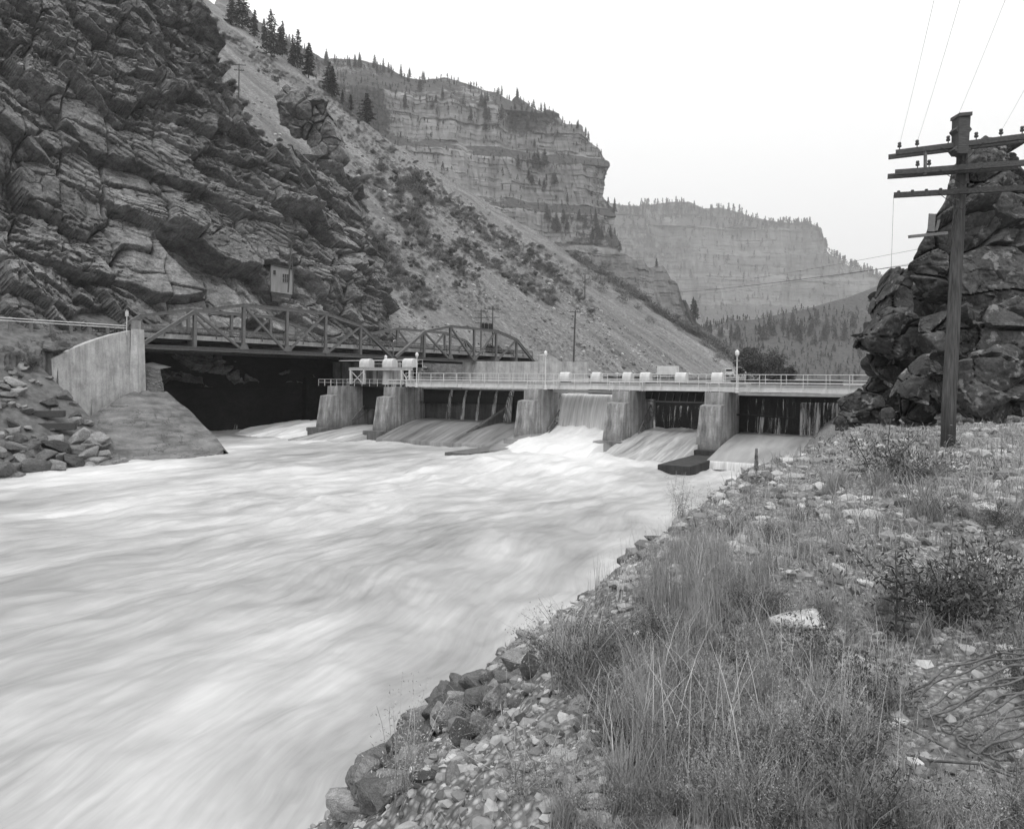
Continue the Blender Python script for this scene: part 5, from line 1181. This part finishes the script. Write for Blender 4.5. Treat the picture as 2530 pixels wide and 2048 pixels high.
# conifers: tiers of drooping sprays round a tapered trunk (unit height)
def conifer(seed, n=1500, width=.19, gap=.3):
    rs = np.random.RandomState(seed); nb = 46; C = []; A = []
    for i in range(nb):
        t = .10 + .88 * (i / nb) ** .92; L = width * (1 - t) ** .8 * rs.uniform(.55, 1.2) + .012; az = rs.uniform(0, 6.28) 
        for k_ in range(3 if t < .8 else 2):
            a = az + k_ * 2.1 + rs.uniform(-.5, .5); m_ = int(n / nb / 2.6); s = rs.rand(m_) ** .7
            if rs.rand() < gap * .5: continue
            r = L * s; dr = -.28 * L * s**1.5 + .05*L; sp = .16 * L * (1 - s*.4)
            x = r*np.cos(a) + rs.normal(size=m_)*sp; y = r*np.sin(a) + rs.normal(size=m_)*sp; z = t + dr + rs.normal(size=m_)*.008
            C.append(np.stack([x, y, z], -1)); A.append(np.stack([np.cos(a)+rs.normal(size=m_)*.5, np.sin(a)+rs.normal(size=m_)*.5, -.35+rs.normal(size=m_)*.3], -1))
    C = np.concatenate(C); A = unit(np.concatenate(A)); n = len(C); sz = .022 * rs.uniform(.6, 1.4, n) * (1.1 - .6*C[:, 2]); B = unit(np.cross(A, unit(rs.normal(size=(n, 3))))) * (sz*.5)[:, None]
    V, Fc = quads(C, A * sz[:, None], B); return mesh_np("crown", V, Fc)
def trunk(h=.9, r=.012): return MB().tube([(0, 0, -.06), (0, 0, h*.5), (0, 0, h)], [r, r*.7, r*.15], 6).mesh("trunk")
CON = [(conifer(s, n, w), trunk()) for s, n, w in ((1, 2600, .19), (2, 2600, .15), (3, 2400, .23), (4, 2200, .13))]
for c_, t_ in CON: c_.materials.append(M['needles']); t_.materials.append(M['bark'])
rs = np.random.RandomState(21)
def tree(loc, h, label, group, var=None, name="conifer_tree", cat="tree", wide=1.0):
    c_, t_ = CON[rs.randint(4) if var is None else var]; r = thing(name, label, cat, loc, rs.uniform(0, 6.28), group); w_ = wide * rs.uniform(.8, 1.45); r.scale = (h*w_, h*w_, h)
    for nm, me in (("crown", c_), ("trunk", t_)): o = bpy.data.objects.new(nm, me); COL.objects.link(o); o.parent = r
    return r
class Surf:
    def __init__(s, P):
        s.P = P.reshape(-1, 3); s.x, s.y = proj(s.P); s.ok = s.P[:, 1] > 5
    def near(s, px, py):
        d = (s.x - px)**2 + (s.y - py)**2 + np.where(s.ok, 0, 1e9); i = int(np.argmin(d)); 
        m = (d < d[i] + 9); j = np.where(m)[0]; j = j[np.argmin(s.P[j, 1])]; return Vector(s.P[j])
ST, SM, SF, SB, SV, SC = Surf(TALUS), Surf(MASSIF[:-4]), Surf(FARM[:-4]), Surf(FAN[:-4]), Surf(SPUR[:-4]), Surf(CLIFF)
# big conifers on the scree shoulder: base px, base py, height px
for px, py, hp_, v, lab in ((672, 145, 118, 2, "large hazy conifer at the top left of the scree, broad crown"), (752, 155, 95, 2, "broad dark conifer near the skyline, third from the left"), (722, 112, 88, 1, "tall narrow conifer against the sky left of the broad one"), (790, 155, 85, 1, "slim pointed conifer right of the broad dark one"),
    (830, 210, 80, 2, "dark dense conifer standing lowest on the shoulder"), (848, 205, 76, 3, "thin conifer touching the dark dense one"), (878, 215, 36, 0, "small conifer right of the dark dense pair"), (895, 235, 40, 1, "small slim conifer beside the scree crest"), (945, 258, 72, 2, "wide dark conifer at the right end of the shoulder row"), (630, 90, 66, 0, "hazy conifer cut by the top edge"), (600, 70, 90, 2, "dense hazy conifer at the very top of the scree"), (575, 62, 70, 0, "conifer at the top edge left of the dense hazy one"), (700, 130, 70, 0, "conifer between the large hazy one and the tall narrow one"), (655, 105, 60, 1, "pale slim conifer behind the large hazy one"), (738, 135, 74, 3, "narrow conifer behind the broad dark one")):
    p = ST.near(px, py); tree(p, hp_ / F * p.y * 1.05, lab, "conifers on the scree shoulder", v, wide=1.15)
for i in range(95):     # massif skyline
    u = rs.rand(); px = 690 + 830*u; tx, ty = zip(*[(a, b) for a, b in M1_top]); py = np.interp(px, tx, ty) + rs.uniform(-1, 16)
    if px > 1080 and rs.rand() < .55: continue
    p = SM.near(px, py); tree(p, rs.uniform(15, 34) * (1.1 if px < 1000 else .8) / F * p.y, "small hazy conifer along the rim of the limestone mountain", "conifers on the mountain rim")
for cx_, cy_, sx_, sy_, n in ((1230, 310, 60, 20, 12), (1300, 300, 60, 14, 10), (1310, 400, 30, 30, 8), (1340, 455, 40, 16, 8), (1395, 560, 70, 30, 16), (1480, 600, 40, 25, 10), (1180, 260, 30, 20, 5), (1050, 250, 40, 20, 6)):
    for i in range(n):
        p = SM.near(cx_ + rs.normal()*sx_*.6, cy_ + rs.normal()*sy_*.6); tree(p, rs.uniform(20, 44) / F * p.y, "hazy conifer on a ledge of the limestone mountain", "conifers on the mountain ledges", wide=1.2)
for i in range(34):
    px = rs.uniform(1730, 2120); py = 830 + rs.normal()*14 + (px > 1900) * -6; p = SB.near(px, py); tree(p, rs.uniform(20, 44) / F * p.y, "dark conifer in the belt below the distant mountain", "conifers in the valley belt", wide=1.2)
for px, py, hp_, lab in ((1717, 775, 46, "left of two dark spires beside the rocky spur"), (1728, 782, 50, "right of two dark spires beside the rocky spur"), (1618, 648, 24, "lone small conifer on top of the rocky spur")):
    p = SV.near(px, py); tree(p, hp_ / F * p.y, lab + ", a conifer", None, 3, wide=1.3)
# far woods: one mass of small crowns
def far_wood(name, S_, n, pick, h0, h1, mat, label):
    V0 = []; 
    for i in range(n):
        px, py = pick(); p = np.array(S_.near(px, py)); h = rs.uniform(h0, h1) / F * p[1]; V0.append((p, h))
    m_ = 46; parts = []
    for p, h in V0:
        t = rs.rand(m_) ** .8; w = .22 * (1 - t) + .03; a = rs.rand(m_) * 6.28; C = p + np.stack([h*w*np.cos(a)*rs.rand(m_)**.5, h*w*np.sin(a)*rs.rand(m_)**.5, h*t], -1); parts.append(leafcloud(rs, C, h * .10, .6))
    V, Fc = join(parts); o = struct(name, mesh_np(name, V, Fc), mat, kind='stuff'); tag(o, label, "woods")
t2x, t2y = zip(*M2_top)
def pk_far():
    if rs.rand() < .6: px = rs.uniform(1530, 2180); return px, np.interp(px, t2x, t2y) + abs(rs.normal()) * (24 if px < 1900 else 6)
    px = rs.uniform(1540, 2160); return px, np.interp(px, t2x, t2y) + rs.uniform(10, 300)
far_wood("distant_woods", SF, 900, pk_far, 8, 20, M['needles_far'], "hazy dark woods on the crest and ledges of the distant mountain")
def pk_m():
    px = 700 + 840 * rs.rand()**1.5; ty = np.interp(px, *zip(*M1_top)); return px, ty + rs.rand()**1.3 * (330 if px > 1000 else 240)
far_wood("mountain_scrub", SM, 1500, pk_m, 5, 14, M['needles_far'], "small dark scrub on the ledges of the limestone mountain")
far_wood("hillside_woods", SB, 900, lambda: (rs.uniform(1680, 2230), rs.uniform(760, 935)), 6, 17, M['needles_far'], "scrubby dark woods on the hillside behind the deck")
# shrubs on the scree
def shrub_mesh(seed, n=1500, mat='shrub', sz=.055, lobes=7):
    r_ = np.random.RandomState(seed); C = []
    for i in range(lobes):
        c = np.array([r_.normal()*.42, r_.normal()*.42, r_.uniform(.2, .95)]); rr_ = r_.uniform(.28, .5); m_ = n // lobes; d = unit(r_.normal(size=(m_, 3))); C.append(c + d * (rr_ * r_.rand(m_)**.4)[:, None] * np.array([1, 1, .8]))
    C = np.concatenate(C); C[:, 2] = np.abs(C[:, 2]); V, Fc = leafcloud(r_, C, sz, .6); m = mesh_np("shrub", V, Fc); m.materials.append(M[mat]); return m
SHR = [shrub_mesh(400 + i) for i in range(6)]; SHP = [shrub_mesh(420 + i, 900, 'shrub_pale', .05, 5) for i in range(3)]
def shrub(p, size, label, group, pale=False):
    o = bpy.data.objects.new("sagebrush_tuft" if pale else "scrub_bush", (SHP if pale else SHR)[rs.randint(3 if pale else 6)]); COL.objects.link(o); o.location = p; o.rotation_euler = (0, 0, rs.uniform(0, 6.28)); o.scale = (size, size, size * rs.uniform(.8, 1.2)); return tag(o, label, "shrub", group)
LITTLE = []
# bands down the slope: polyline of pixels, spread, count, size px
for pts, spr, n, s0, s1 in ((((780, 215), (1000, 400), (1180, 540)), 9, 34, 10, 22), (((730, 190), (860, 330), (1000, 430)), 8, 22, 9, 20), (((890, 400), (1000, 520), (1060, 560)), 22, 40, 14, 34), (((1010, 450), (1060, 500)), 10, 8, 26, 44),
    (((905, 560), (960, 660), (1060, 755)), 17, 46, 16, 34), (((1000, 560), (1090, 640), (1160, 700)), 22, 34, 12, 30), (((1130, 600), (1260, 680), (1370, 745)), 9, 34, 14, 28), (((1080, 490), (1260, 610), (1400, 690)), 14, 40, 10, 24),
    (((1150, 540), (1300, 620), (1460, 760)), 14, 36, 12, 26), (((560, 80), (700, 200)), 10, 16, 10, 24), (((1150, 730), (1230, 760)), 14, 8, 8, 16), (((1300, 830), (1560, 900)), 16, 20, 6, 12)):
    P_ = np.array(pts, float)
    for i in range(n):
        u = rs.rand() * (len(P_) - 1); j = min(int(u), len(P_) - 2); c = P_[j] + (P_[j+1] - P_[j]) * (u - j) + rs.normal(size=2) * spr; p = ST.near(c[0], c[1]); w = rs.uniform(s0, s1)
        (LITTLE.append((p, w / F * p.y * .55)) if w < 15 else shrub(p, w / F * p.y * .58, "dark rounded scrub bush in the bands down the pale scree slope", "scrub bushes on the scree"))
    for i in range(n * 7):
        u = rs.rand() * (len(P_) - 1); j = min(int(u), len(P_) - 2); c = P_[j] + (P_[j+1] - P_[j]) * (u - j) + rs.normal(size=2) * spr * 1.1; p = ST.near(c[0], c[1]); LITTLE.append((p, rs.uniform(.45, 1.0) * s0 / F * p.y * .6))
p = ST.near(1030, 465); shrub(p + Vector((0, 0, .8)), 34 / F * p.y * .9, "largest dark round bush, alone high on the pale scree", None)
for i in range(230):
    u = rs.rand(); c = np.array([1400, 640]) * (1 - u) + np.array([1900, 925]) * u + rs.normal(size=2) * np.array([26, 20]) + np.array([18, -6]); p = ST.near(c[0], c[1]); w = rs.uniform(14, 34)
    LITTLE.append((p, w / F * p.y * .55))
GUL = np.array([(540, 60), (500, 120), (450, 190), (540, 200), (590, 290), (570, 370)], float)
for i in range(260):
    u = rs.rand() * (len(GUL) - 1); j = min(int(u), len(GUL) - 2); c = GUL[j] + (GUL[j+1] - GUL[j]) * (u - j) + rs.normal(size=2) * 26; p = SC.near(c[0], c[1]); LITTLE.append((p, rs.uniform(5, 15) / F * p.y * .6))
parts = []
for p, w in LITTLE:
    m_ = 230; d = unit(rs.normal(size=(m_, 3))); C = np.array(p) + np.array([0, 0, w*.45]) + d * (w * rs.rand(m_)**.45)[:, None] * np.array([1, 1, .8]); parts.append(leafcloud(rs, C, w*.10, .6))
V, Fc = join(parts); tag(struct("scrub", mesh_np("scrub", V, Fc), M['shrub'], kind='stuff'), "low dark scrub running in bands and a thick belt over the scree", "scrub")
for i in range(44):
    c = (rs.uniform(905, 1260), rs.uniform(560, 820)); p = ST.near(*c); shrub(p, rs.uniform(5, 11) / F * p.y * .7, "small pale sagebrush tuft on the lower scree", "sagebrush tufts on the scree", True)
for cx_, cy_, sx_, sy_, n in ((500, 160, 60, 50, 26), (620, 330, 50, 30, 12), (590, 210, 20, 30, 8), (200, 640, 8, 10, 2), (430, 420, 40, 30, 6), (390, 105, 60, 30, 8), (650, 270, 26, 30, 6), (300, 330, 60, 30, 6)):
    for i in range(n):
        p = SC.near(cx_ + rs.normal()*sx_*.6, cy_ + rs.normal()*sy_*.6); shrub(p, rs.uniform(9, 26) / F * p.y * .6, "dark scrub bush rooted on ledges of the left rock wall", "bushes on the rock wall")
for i in range(60):
    px = rs.uniform(-80, 300); p = ray_ground(px, rs.uniform(812, 850) + max(0, 200 - px) * .28, left_z, 30, 110)
    if p is None: continue
    shrub(p, rs.uniform(.25, .6), "dry pale weed tuft on the road embankment below the guard rail", "embankment tufts", True)
p = ray_ground(85, 915, left_z, 30, 110); shrub(p, 1.1, "dark bush at the outer corner of the left wing wall", None)
# leafy trees behind the deck
def leafy(px, py, Y, w, h, label, seed):
    r_ = np.random.RandomState(seed); b0 = at(px, py, Y); r = thing("leafy_tree", label, "tree", b0, 0, None); b = MB(); C = []
    b.tube([(0, 0, -.5), (.1, 0, h*.3), (0, 0, h*.55)], [.28, .2, .1], 8)
    for i in range(26):
        a = r_.uniform(0, 6.28); el = r_.uniform(.1, 1); rr_ = w * .5 * math.sqrt(1 - (el*2 - 1)**2 * .8) * r_.uniform(.3, 1); c = Vector((rr_*math.cos(a), rr_*math.sin(a), h * (.15 + .75*el)))
        b.tube([(0, 0, h*.3), c*.6 + Vector((0, 0, h*.12)), c], [.10, .06, .02], 5); m_ = 330; d = unit(r_.normal(size=(m_, 3))); C.append(np.array(c) + d * (w*.17 * r_.rand(m_)**.5)[:, None])
    obj("limbs", b, M['bark'], r); V, Fc = leafcloud(r_, np.concatenate(C), .17, .6); m = mesh_np("crown", V, Fc); obj("crown", m, M['leaf'], r)
leafy(1880, 945, 150, 9.0, 6.6, "large dark leafy tree behind the deck railing, right of the nearest lamp", 1); leafy(1846, 940, 158, 5.5, 7.2, "upright leafy tree just behind the nearest lamp post", 2)
leafy(1935, 950, 146, 5.0, 3.6, "low leafy bush at the right foot of the large dark tree", 3); leafy(1225, 905, 158, 6, 4.4, "dark bush behind the railing of the far truss span", 4)

# ---- near bank: weeds, tussocks, grass
def weed_mesh(seed, stems=34, h0=.28, h1=.62, leaves=46, ls=.0075, mat='weed', spread=.20, up=1.0):
    r_ = np.random.RandomState(seed); parts = []
    for i in range(stems):
        a = r_.uniform(0, 6.28); h = r_.uniform(h0, h1); ln = r_.uniform(.2, 1) * spread * 1.4; b0 = np.array([r_.normal()*.05, r_.normal()*.05, -.02]); t = np.linspace(0, 1, 6)[:, None]
        pth = b0 + np.concatenate([np.cos(a)*ln*t**1.3, np.sin(a)*ln*t**1.3, h*t*(1 - .12*t)], 1) + np.cumsum(r_.normal(size=(6, 3))*.008, 0)
        wv = np.array([-np.sin(a + r_.normal()), np.cos(a), 0]) * .0016
        V = np.concatenate([pth - wv, pth + wv]); Fc = np.array([[j, j+1, j+7, j+6] for j in range(5)]); parts.append((V, Fc))
        s = r_.uniform(.12, 1, leaves); idx = s * 5; k_ = np.minimum(idx.astype(int), 4); fr = (idx - k_)[:, None]; C = pth[k_] * (1 - fr) + pth[k_+1] * fr + r_.normal(size=(leaves, 3)) * .016
        dr = unit(r_.normal(size=(leaves, 3)) + np.array([0, 0, .6])); sz = ls * r_.uniform(.6, 1.4, leaves); parts.append(quads(C, dr*sz[:, None], unit(np.cross(dr, unit(r_.normal(size=(leaves, 3))))) * (sz*.32)[:, None]))
    V, Fc = join(parts); m = mesh_np("weed", V, Fc); m.materials.append(M[mat]); return m
def tuft_mesh(seed, n=150, h0=.25, h1=.6, w=.0032, spread=.3, mat='grass', base=.06, heads=0):
    r_ = np.random.RandomState(seed); parts = []; a = r_.uniform(0, 6.28, n); h = r_.uniform(h0, h1, n); ln = h * spread * r_.rand(n); t = np.linspace(0, 1, 5)
    bx, by = r_.normal(size=n)*base, r_.normal(size=n)*base
    px_ = bx[:, None] + np.cos(a)[:, None]*ln[:, None]*t**1.8; py_ = by[:, None] + np.sin(a)[:, None]*ln[:, None]*t**1.8; pz = h[:, None]*(t - .22*spread*t**3) - .02
    P = np.stack([px_, py_, pz], -1); tw = a + r_.uniform(.8, 2.2, n); wv = np.stack([np.cos(tw), np.sin(tw), 0*tw], -1)[:, None, :] * (w * (1 - t*.85))[None, :, None]
    V = np.concatenate([P - wv, P + wv], 1).reshape(-1, 3); Fc = (np.array([[j, j+1, j+6, j+5] for j in range(4)])[None] + (np.arange(n)*10)[:, None, None]).reshape(-1, 4); parts.append((V, Fc))
    if heads:
        m_ = n // 3; C = np.repeat(P[:m_, -1], heads, 0) + r_.normal(size=(m_*heads, 3)) * np.array([.006, .006, .03]); parts.append(leafcloud(r_, C, .006, .4))
    V, Fc = join(parts); m = mesh_np("tuft", V, Fc); m.materials.append(M[mat]); return m
WEED = [weed_mesh(500 + i) for i in range(5)] + [weed_mesh(510 + i, 26, .15, .4, 40, .007, 'weed', .28) for i in range(3)]
WEEDD = [weed_mesh(520 + i, 40, .12, .32, 44, .009, 'weed_dark', .24) for i in range(3)]
TUFT = [tuft_mesh(530 + i, 170, .18, .5, .0030, .7) for i in range(4)]; TALL = [tuft_mesh(540 + i, 64, .5, .95, .0040, .30, 'grass', .10, 6) for i in range(4)]; DRY = [tuft_mesh(550 + i, 26, .3, .75, .0032, .6, 'straw', .12) for i in range(3)]
def plant(name, meshes, x, y, sc, label, cat, group, tilt=.08):
    o = bpy.data.objects.new(name, meshes[rs.randint(len(meshes))]); COL.objects.link(o); o.location = (x, y, float(bank_z(np.array([x]), np.array([y]))[0]) - .01); o.rotation_euler = (rs.normal()*tilt, rs.normal()*tilt, rs.uniform(0, 6.28)); s = sc * rs.uniform(.8, 1.2); o.scale = (s, s, s * rs.uniform(.85, 1.15)); return tag(o, label, cat, group)
def put(name, meshes, px, py, sc, label, cat, group):
    p = ray_ground(px, py, bank_z)
    if p is not None and p.z > .4: return plant(name, meshes, p.x, p.y, sc, label, cat, group)
def inpoly(x, y, poly):
    r_ = False; n = len(poly)
    for i in range(n):
        (x0, y0), (x1, y1) = poly[i], poly[i-1]
        if (y0 > y) != (y1 > y) and x < (x1-x0)*(y-y0)/(y1-y0) + x0: r_ = not r_
    return r_
# where plants grow: patches across the bank; weed mass in the middle, open gravel left and lower right
MASS = [(1330, 2100), (1500, 1900), (1330, 1800), (1290, 1660), (1420, 1560), (1600, 1480), (1700, 1300), (1830, 1230), (2000, 1330), (1960, 1480), (2090, 1640), (2160, 1900), (2250, 2100)]
BARE = [[(1880, 1080), (2120, 1090), (2080, 1180), (1850, 1200)], [(2100, 1400), (2250, 1400), (2240, 1500), (2080, 1500)], [(2180, 1130), (2420, 1110), (2480, 1160), (2200, 1180)], [(2030, 1640), (2250, 1480), (2540, 1520), (2540, 1760), (2250, 1800)], [(2020, 1330), (2150, 1300), (2180, 1370), (2050, 1420)], [(2280, 1380), (2420, 1370), (2430, 1450), (2270, 1460)]]
GRAV = [(560, 2060), (1000, 1600), (1250, 1480), (1640, 1260), (1740, 1290), (1600, 1400), (1470, 1510), (1330, 1640), (1480, 1790), (1530, 1900), (1480, 2100)]
WIREP = [(2230, 1660), (2560, 1600), (2560, 1980), (2250, 1960)]
cnt = 0; tries = 0
while cnt < 250 and tries < 6000:
    tries += 1; px = rs.uniform(1250, 2560); py = 1080 + 1000 * rs.rand() ** .9
    p = ray_ground(px, py, bank_z)
    if p is None: continue
    if 1890 < px < 2050 and 1540 < py < 1700: continue
    d = float(crest_d(p.x, p.y)); mass = inpoly(px, py, MASS); bare = any(inpoly(px, py, q) for q in BARE)
    if d < .15 and not mass and rs.rand() < .93: continue
    if bare and rs.rand() < .9: continue
    if (inpoly(px, py, GRAV) and rs.rand() < .95) or (inpoly(px, py, WIREP) and rs.rand() < .85): continue
    if not mass and rs.rand() < .45 and vnoise(np.array([p.x*.9]), np.array([p.y*.7]), seed=88)[0] < .05: continue
    far = min(1.35, max(1.0, p.y / 8)); k_ = rs.rand()
    if k_ < .62: plant("feathery_weed", WEED, p.x, p.y, (.66 if mass else .52) * far * .9, "feathery grey weed among many on the near bank", "weed", "feathery weeds on the near bank")
    elif k_ < .74: plant("dark_weed", WEEDD, p.x, p.y, 1.0 * far, "low dark leafy weed clump on the gravel flat", "weed", "low dark weeds on the near bank")
    else: plant("grass_tussock", TUFT, p.x, p.y, .62 * far, "spreading grass tussock on the near bank", "grass tussock", "grass tussocks on the near bank")
    cnt += 1
for i in range(26):
    u = rs.rand(); px = 1690 + rs.normal()*70 + 60*(1-u); py = 1400 + 200*u + rs.normal()*30; put("tall_grass", TALL, px, py, rs.uniform(.4, .68), "tall upright grass clump in the stand in front of the white stone", "grass", "tall grass stand")
for i in range(12): put("tall_grass", TALL, rs.uniform(1540, 1900), rs.uniform(1640, 1950), rs.uniform(.35, .55), "tall upright grass clump rising from the central weed mass", "grass", "tall grass in the weeds")
for i in range(40): put("dry_grass", DRY, rs.uniform(1500, 2200), rs.uniform(1300, 2040), rs.uniform(.5, .9), "thin clump of bleached dry grass blades", "grass", "bleached grass clumps")
for px, py, ms, sc, nm, lab, cat in ((1405, 1480, TALL, .95, "tall_grass", "tall sparse grass tuft standing against the white water on the bank lip", "grass"), (1380, 1500, TALL, .6, "tall_grass", "shorter grass tuft left of the one on the bank lip", "grass"), (1480, 1500, TALL, .55, "tall_grass", "grass tuft beside the long pale boulder", "grass"),
    (1180, 1820, WEED, 1.25, "feathery_bush", "feathery bush in front of the largest dark boulder", "shrub"), (1120, 1800, WEED, .9, "feathery_bush", "left half of the feathery growth by the riprap", "shrub"), (1230, 1800, WEED, .9, "feathery_bush", "right fringe of the feathery growth by the riprap", "shrub"), (1400, 1640, WEED, 1.2, "feathery_bush", "round weedy bush on the gravel slope below the square boulder", "shrub"), (1360, 1640, WEED, 1.0, "feathery_bush", "left edge of the round weedy bush", "shrub"),
    (1430, 1690, TUFT, 1.2, "grass_tussock", "pale grass tuft below the round weedy bush", "grass tussock"), (1600, 1300, WEED, 1.6, "feathery_bush", "low bush on the bank lip below the dark slab", "shrub"), (1680, 1290, WEED, 1.6, "feathery_bush", "low bush on the bank beside the grey boulder", "shrub"), (1780, 1300, WEED, 1.6, "feathery_bush", "wide low bush ahead of the tall grass stand", "shrub"),
    (2200, 1195, WEEDD, 3.4, "dark_bush", "dark round tussock on the far flat", "shrub"), (2270, 1190, WEEDD, 2.4, "dark_bush", "smaller dark tussock right of the round one", "shrub"), (2290, 1290, TUFT, 1.3, "grass_tussock", "spiky grass tussock right of the flat stones", "grass tussock"), (2330, 1540, WEEDD, 2.2, "dark_bush", "dark bushy weed with deep shade at the right", "shrub"), (2440, 1530, WEEDD, 2.0, "dark_bush", "dark bushy weed at the right edge", "shrub"), (1000, 1960, WEED, .9, "feathery_bush", "feathery weed at the bottom edge beside the riprap", "shrub"), (1300, 1960, WEED, .9, "feathery_bush", "feathery weed at the bottom edge of the gravel slope", "shrub"), (1830, 1650, WEEDD, 1.5, "dark_bush", "dark weed just below the white stone", "shrub"), (2010, 1660, WEEDD, 1.3, "dark_bush", "dark weed right of and below the white stone", "shrub")):
    put(nm, ms, px, py, sc, lab, cat, None)
# broadleaf plant and mulleins
def broadleaf(px, py, h, label, n=22, L=.15, mat='weed_dark', name="broadleaf_plant", spike=False):
    p = ray_ground(px, py, bank_z); r_ = np.random.RandomState(px); r = thing(name, label, "plant", p, 0); b = MB(); b.tube([(0, 0, -.03), (.01, 0, h*.5), (.0, .01, h)], [.007, .006, .003], 6); obj("stem", b, M[mat], r); parts = []
    if spike:                                            # dense flower spike over a basal rosette
        m_ = n * 8; t = r_.uniform(.35, 1, m_); q = r_.uniform(0, 6.28, m_); rad = .035 * (1.25 - t); parts.append(leafcloud(r_, np.stack([rad*np.cos(q), rad*np.sin(q), h*t], -1), .018, .7))
    for i in range(14 if spike else n):
        t = (i + .5) / n * (.5 if spike else 1); a = i * 2.4; l = L * (1.0 if spike else .55 + 1.1*t - 1.2*t*t); c = np.array([0, 0, h * t]); d = np.array([math.cos(a), math.sin(a), .55 + r_.uniform(-.3, .3)]); d /= np.linalg.norm(d); s_ = np.cross(d, [0, 0, 1.0]); s_ /= np.linalg.norm(s_)
        V = np.array([c, c + d*l*.5 + s_*l*.22, c + d*l - np.array([0, 0, l*.3]), c + d*l*.5 - s_*l*.22]); parts.append((V, np.array([[0, 1, 2, 3]])))
    V, Fc = join(parts); obj("leaves", mesh_np("leaves", V, Fc), M[mat], r)
broadleaf(2212, 1590, .62, "dark broad leaved milkweed standing among the weeds at right"); broadleaf(2232, 1580, .5, "second dark broad leaved plant right behind the milkweed", 18)
broadleaf(1868, 1190, .55, "mullein spike on the far bank lip against the water", 60, .16, 'weed', "mullein_plant", True)
# loose short grass and seedlings over the flat
def loose_grass(n, seed):
    r_ = np.random.RandomState(seed); r = np.geomspace(2.0, 34, 5000)[(r_.rand(n*3) * 5000).astype(int)]; th_ = np.radians(r_.uniform(-12, 62, n*3)); x, y = r*np.sin(th_), r*np.cos(th_)
    d = crest_d(x, y); dens = sstep(-1.0, .6, d) * np.clip(.45 + 1.0 * fbm(x*.8, y*.6, oct=3, seed=89), .04, 1); px, py = proj(np.stack([x, y, bank_z(x, y)], -1))
    keep = (r_.rand(n*3) < dens); x, y, r = x[keep][:n], y[keep][:n], r[keep][:n]; px, py = proj(np.stack([x, y, bank_z(x, y)], -1))
    ok = np.array([r_.rand() < .08 or not (inpoly(a_, b_, GRAV) or inpoly(a_, b_, WIREP)) for a_, b_ in zip(px, py)]); x, y, r = x[ok], y[ok], r[ok]; n = len(x); z = bank_z(x, y) - .01
    h = r_.uniform(.05, .24, n) * np.clip(r/6, .8, 1.7); a = r_.uniform(0, 6.28, n); ln = h * r_.uniform(.1, .9, n); t = np.linspace(0, 1, 4)
    P = np.stack([x[:, None] + np.cos(a)[:, None]*ln[:, None]*t**1.6, y[:, None] + np.sin(a)[:, None]*ln[:, None]*t**1.6, z[:, None] + h[:, None]*(t - .2*t**3)], -1)
    tw = a + 1.57; wv = np.stack([np.cos(tw), np.sin(tw), 0*tw], -1)[:, None, :] * ((.0022 * np.clip(r/5, .8, 4))[:, None] * (1 - .8*t)[None])[..., None]
    V = np.concatenate([P - wv, P + wv], 1).reshape(-1, 3); Fc = (np.array([[j, j+1, j+5, j+4] for j in range(3)])[None] + (np.arange(n)*8)[:, None, None]).reshape(-1, 4)
    o = struct("grass", mesh_np("grass", V, Fc), M['grass'], kind='stuff'); tag(o, "short sparse grass scattered over the near flat", "grass")
loose_grass(40000, 7)

# ================================================================== canyon haze
hm = bpy.data.materials.new("canyon_haze"); hm.use_nodes = True; t = hm.node_tree; t.nodes.clear(); ou = t.nodes.new("ShaderNodeOutputMaterial"); pv = t.nodes.new("ShaderNodeVolumePrincipled")
pv.inputs["Color"].default_value = (.97, .97, .97, 1); pv.inputs["Density"].default_value = .00011; pv.inputs["Density Attribute"].default_value = ""; pv.inputs["Anisotropy"].default_value = .2; t.links.new(pv.outputs[0], ou.inputs[1])
hm.cycles.homogeneous_volume = True
struct("haze", MB().box(-5000, 5000, -700, 7000, -4.0, 1250.0), hm, kind='stuff')
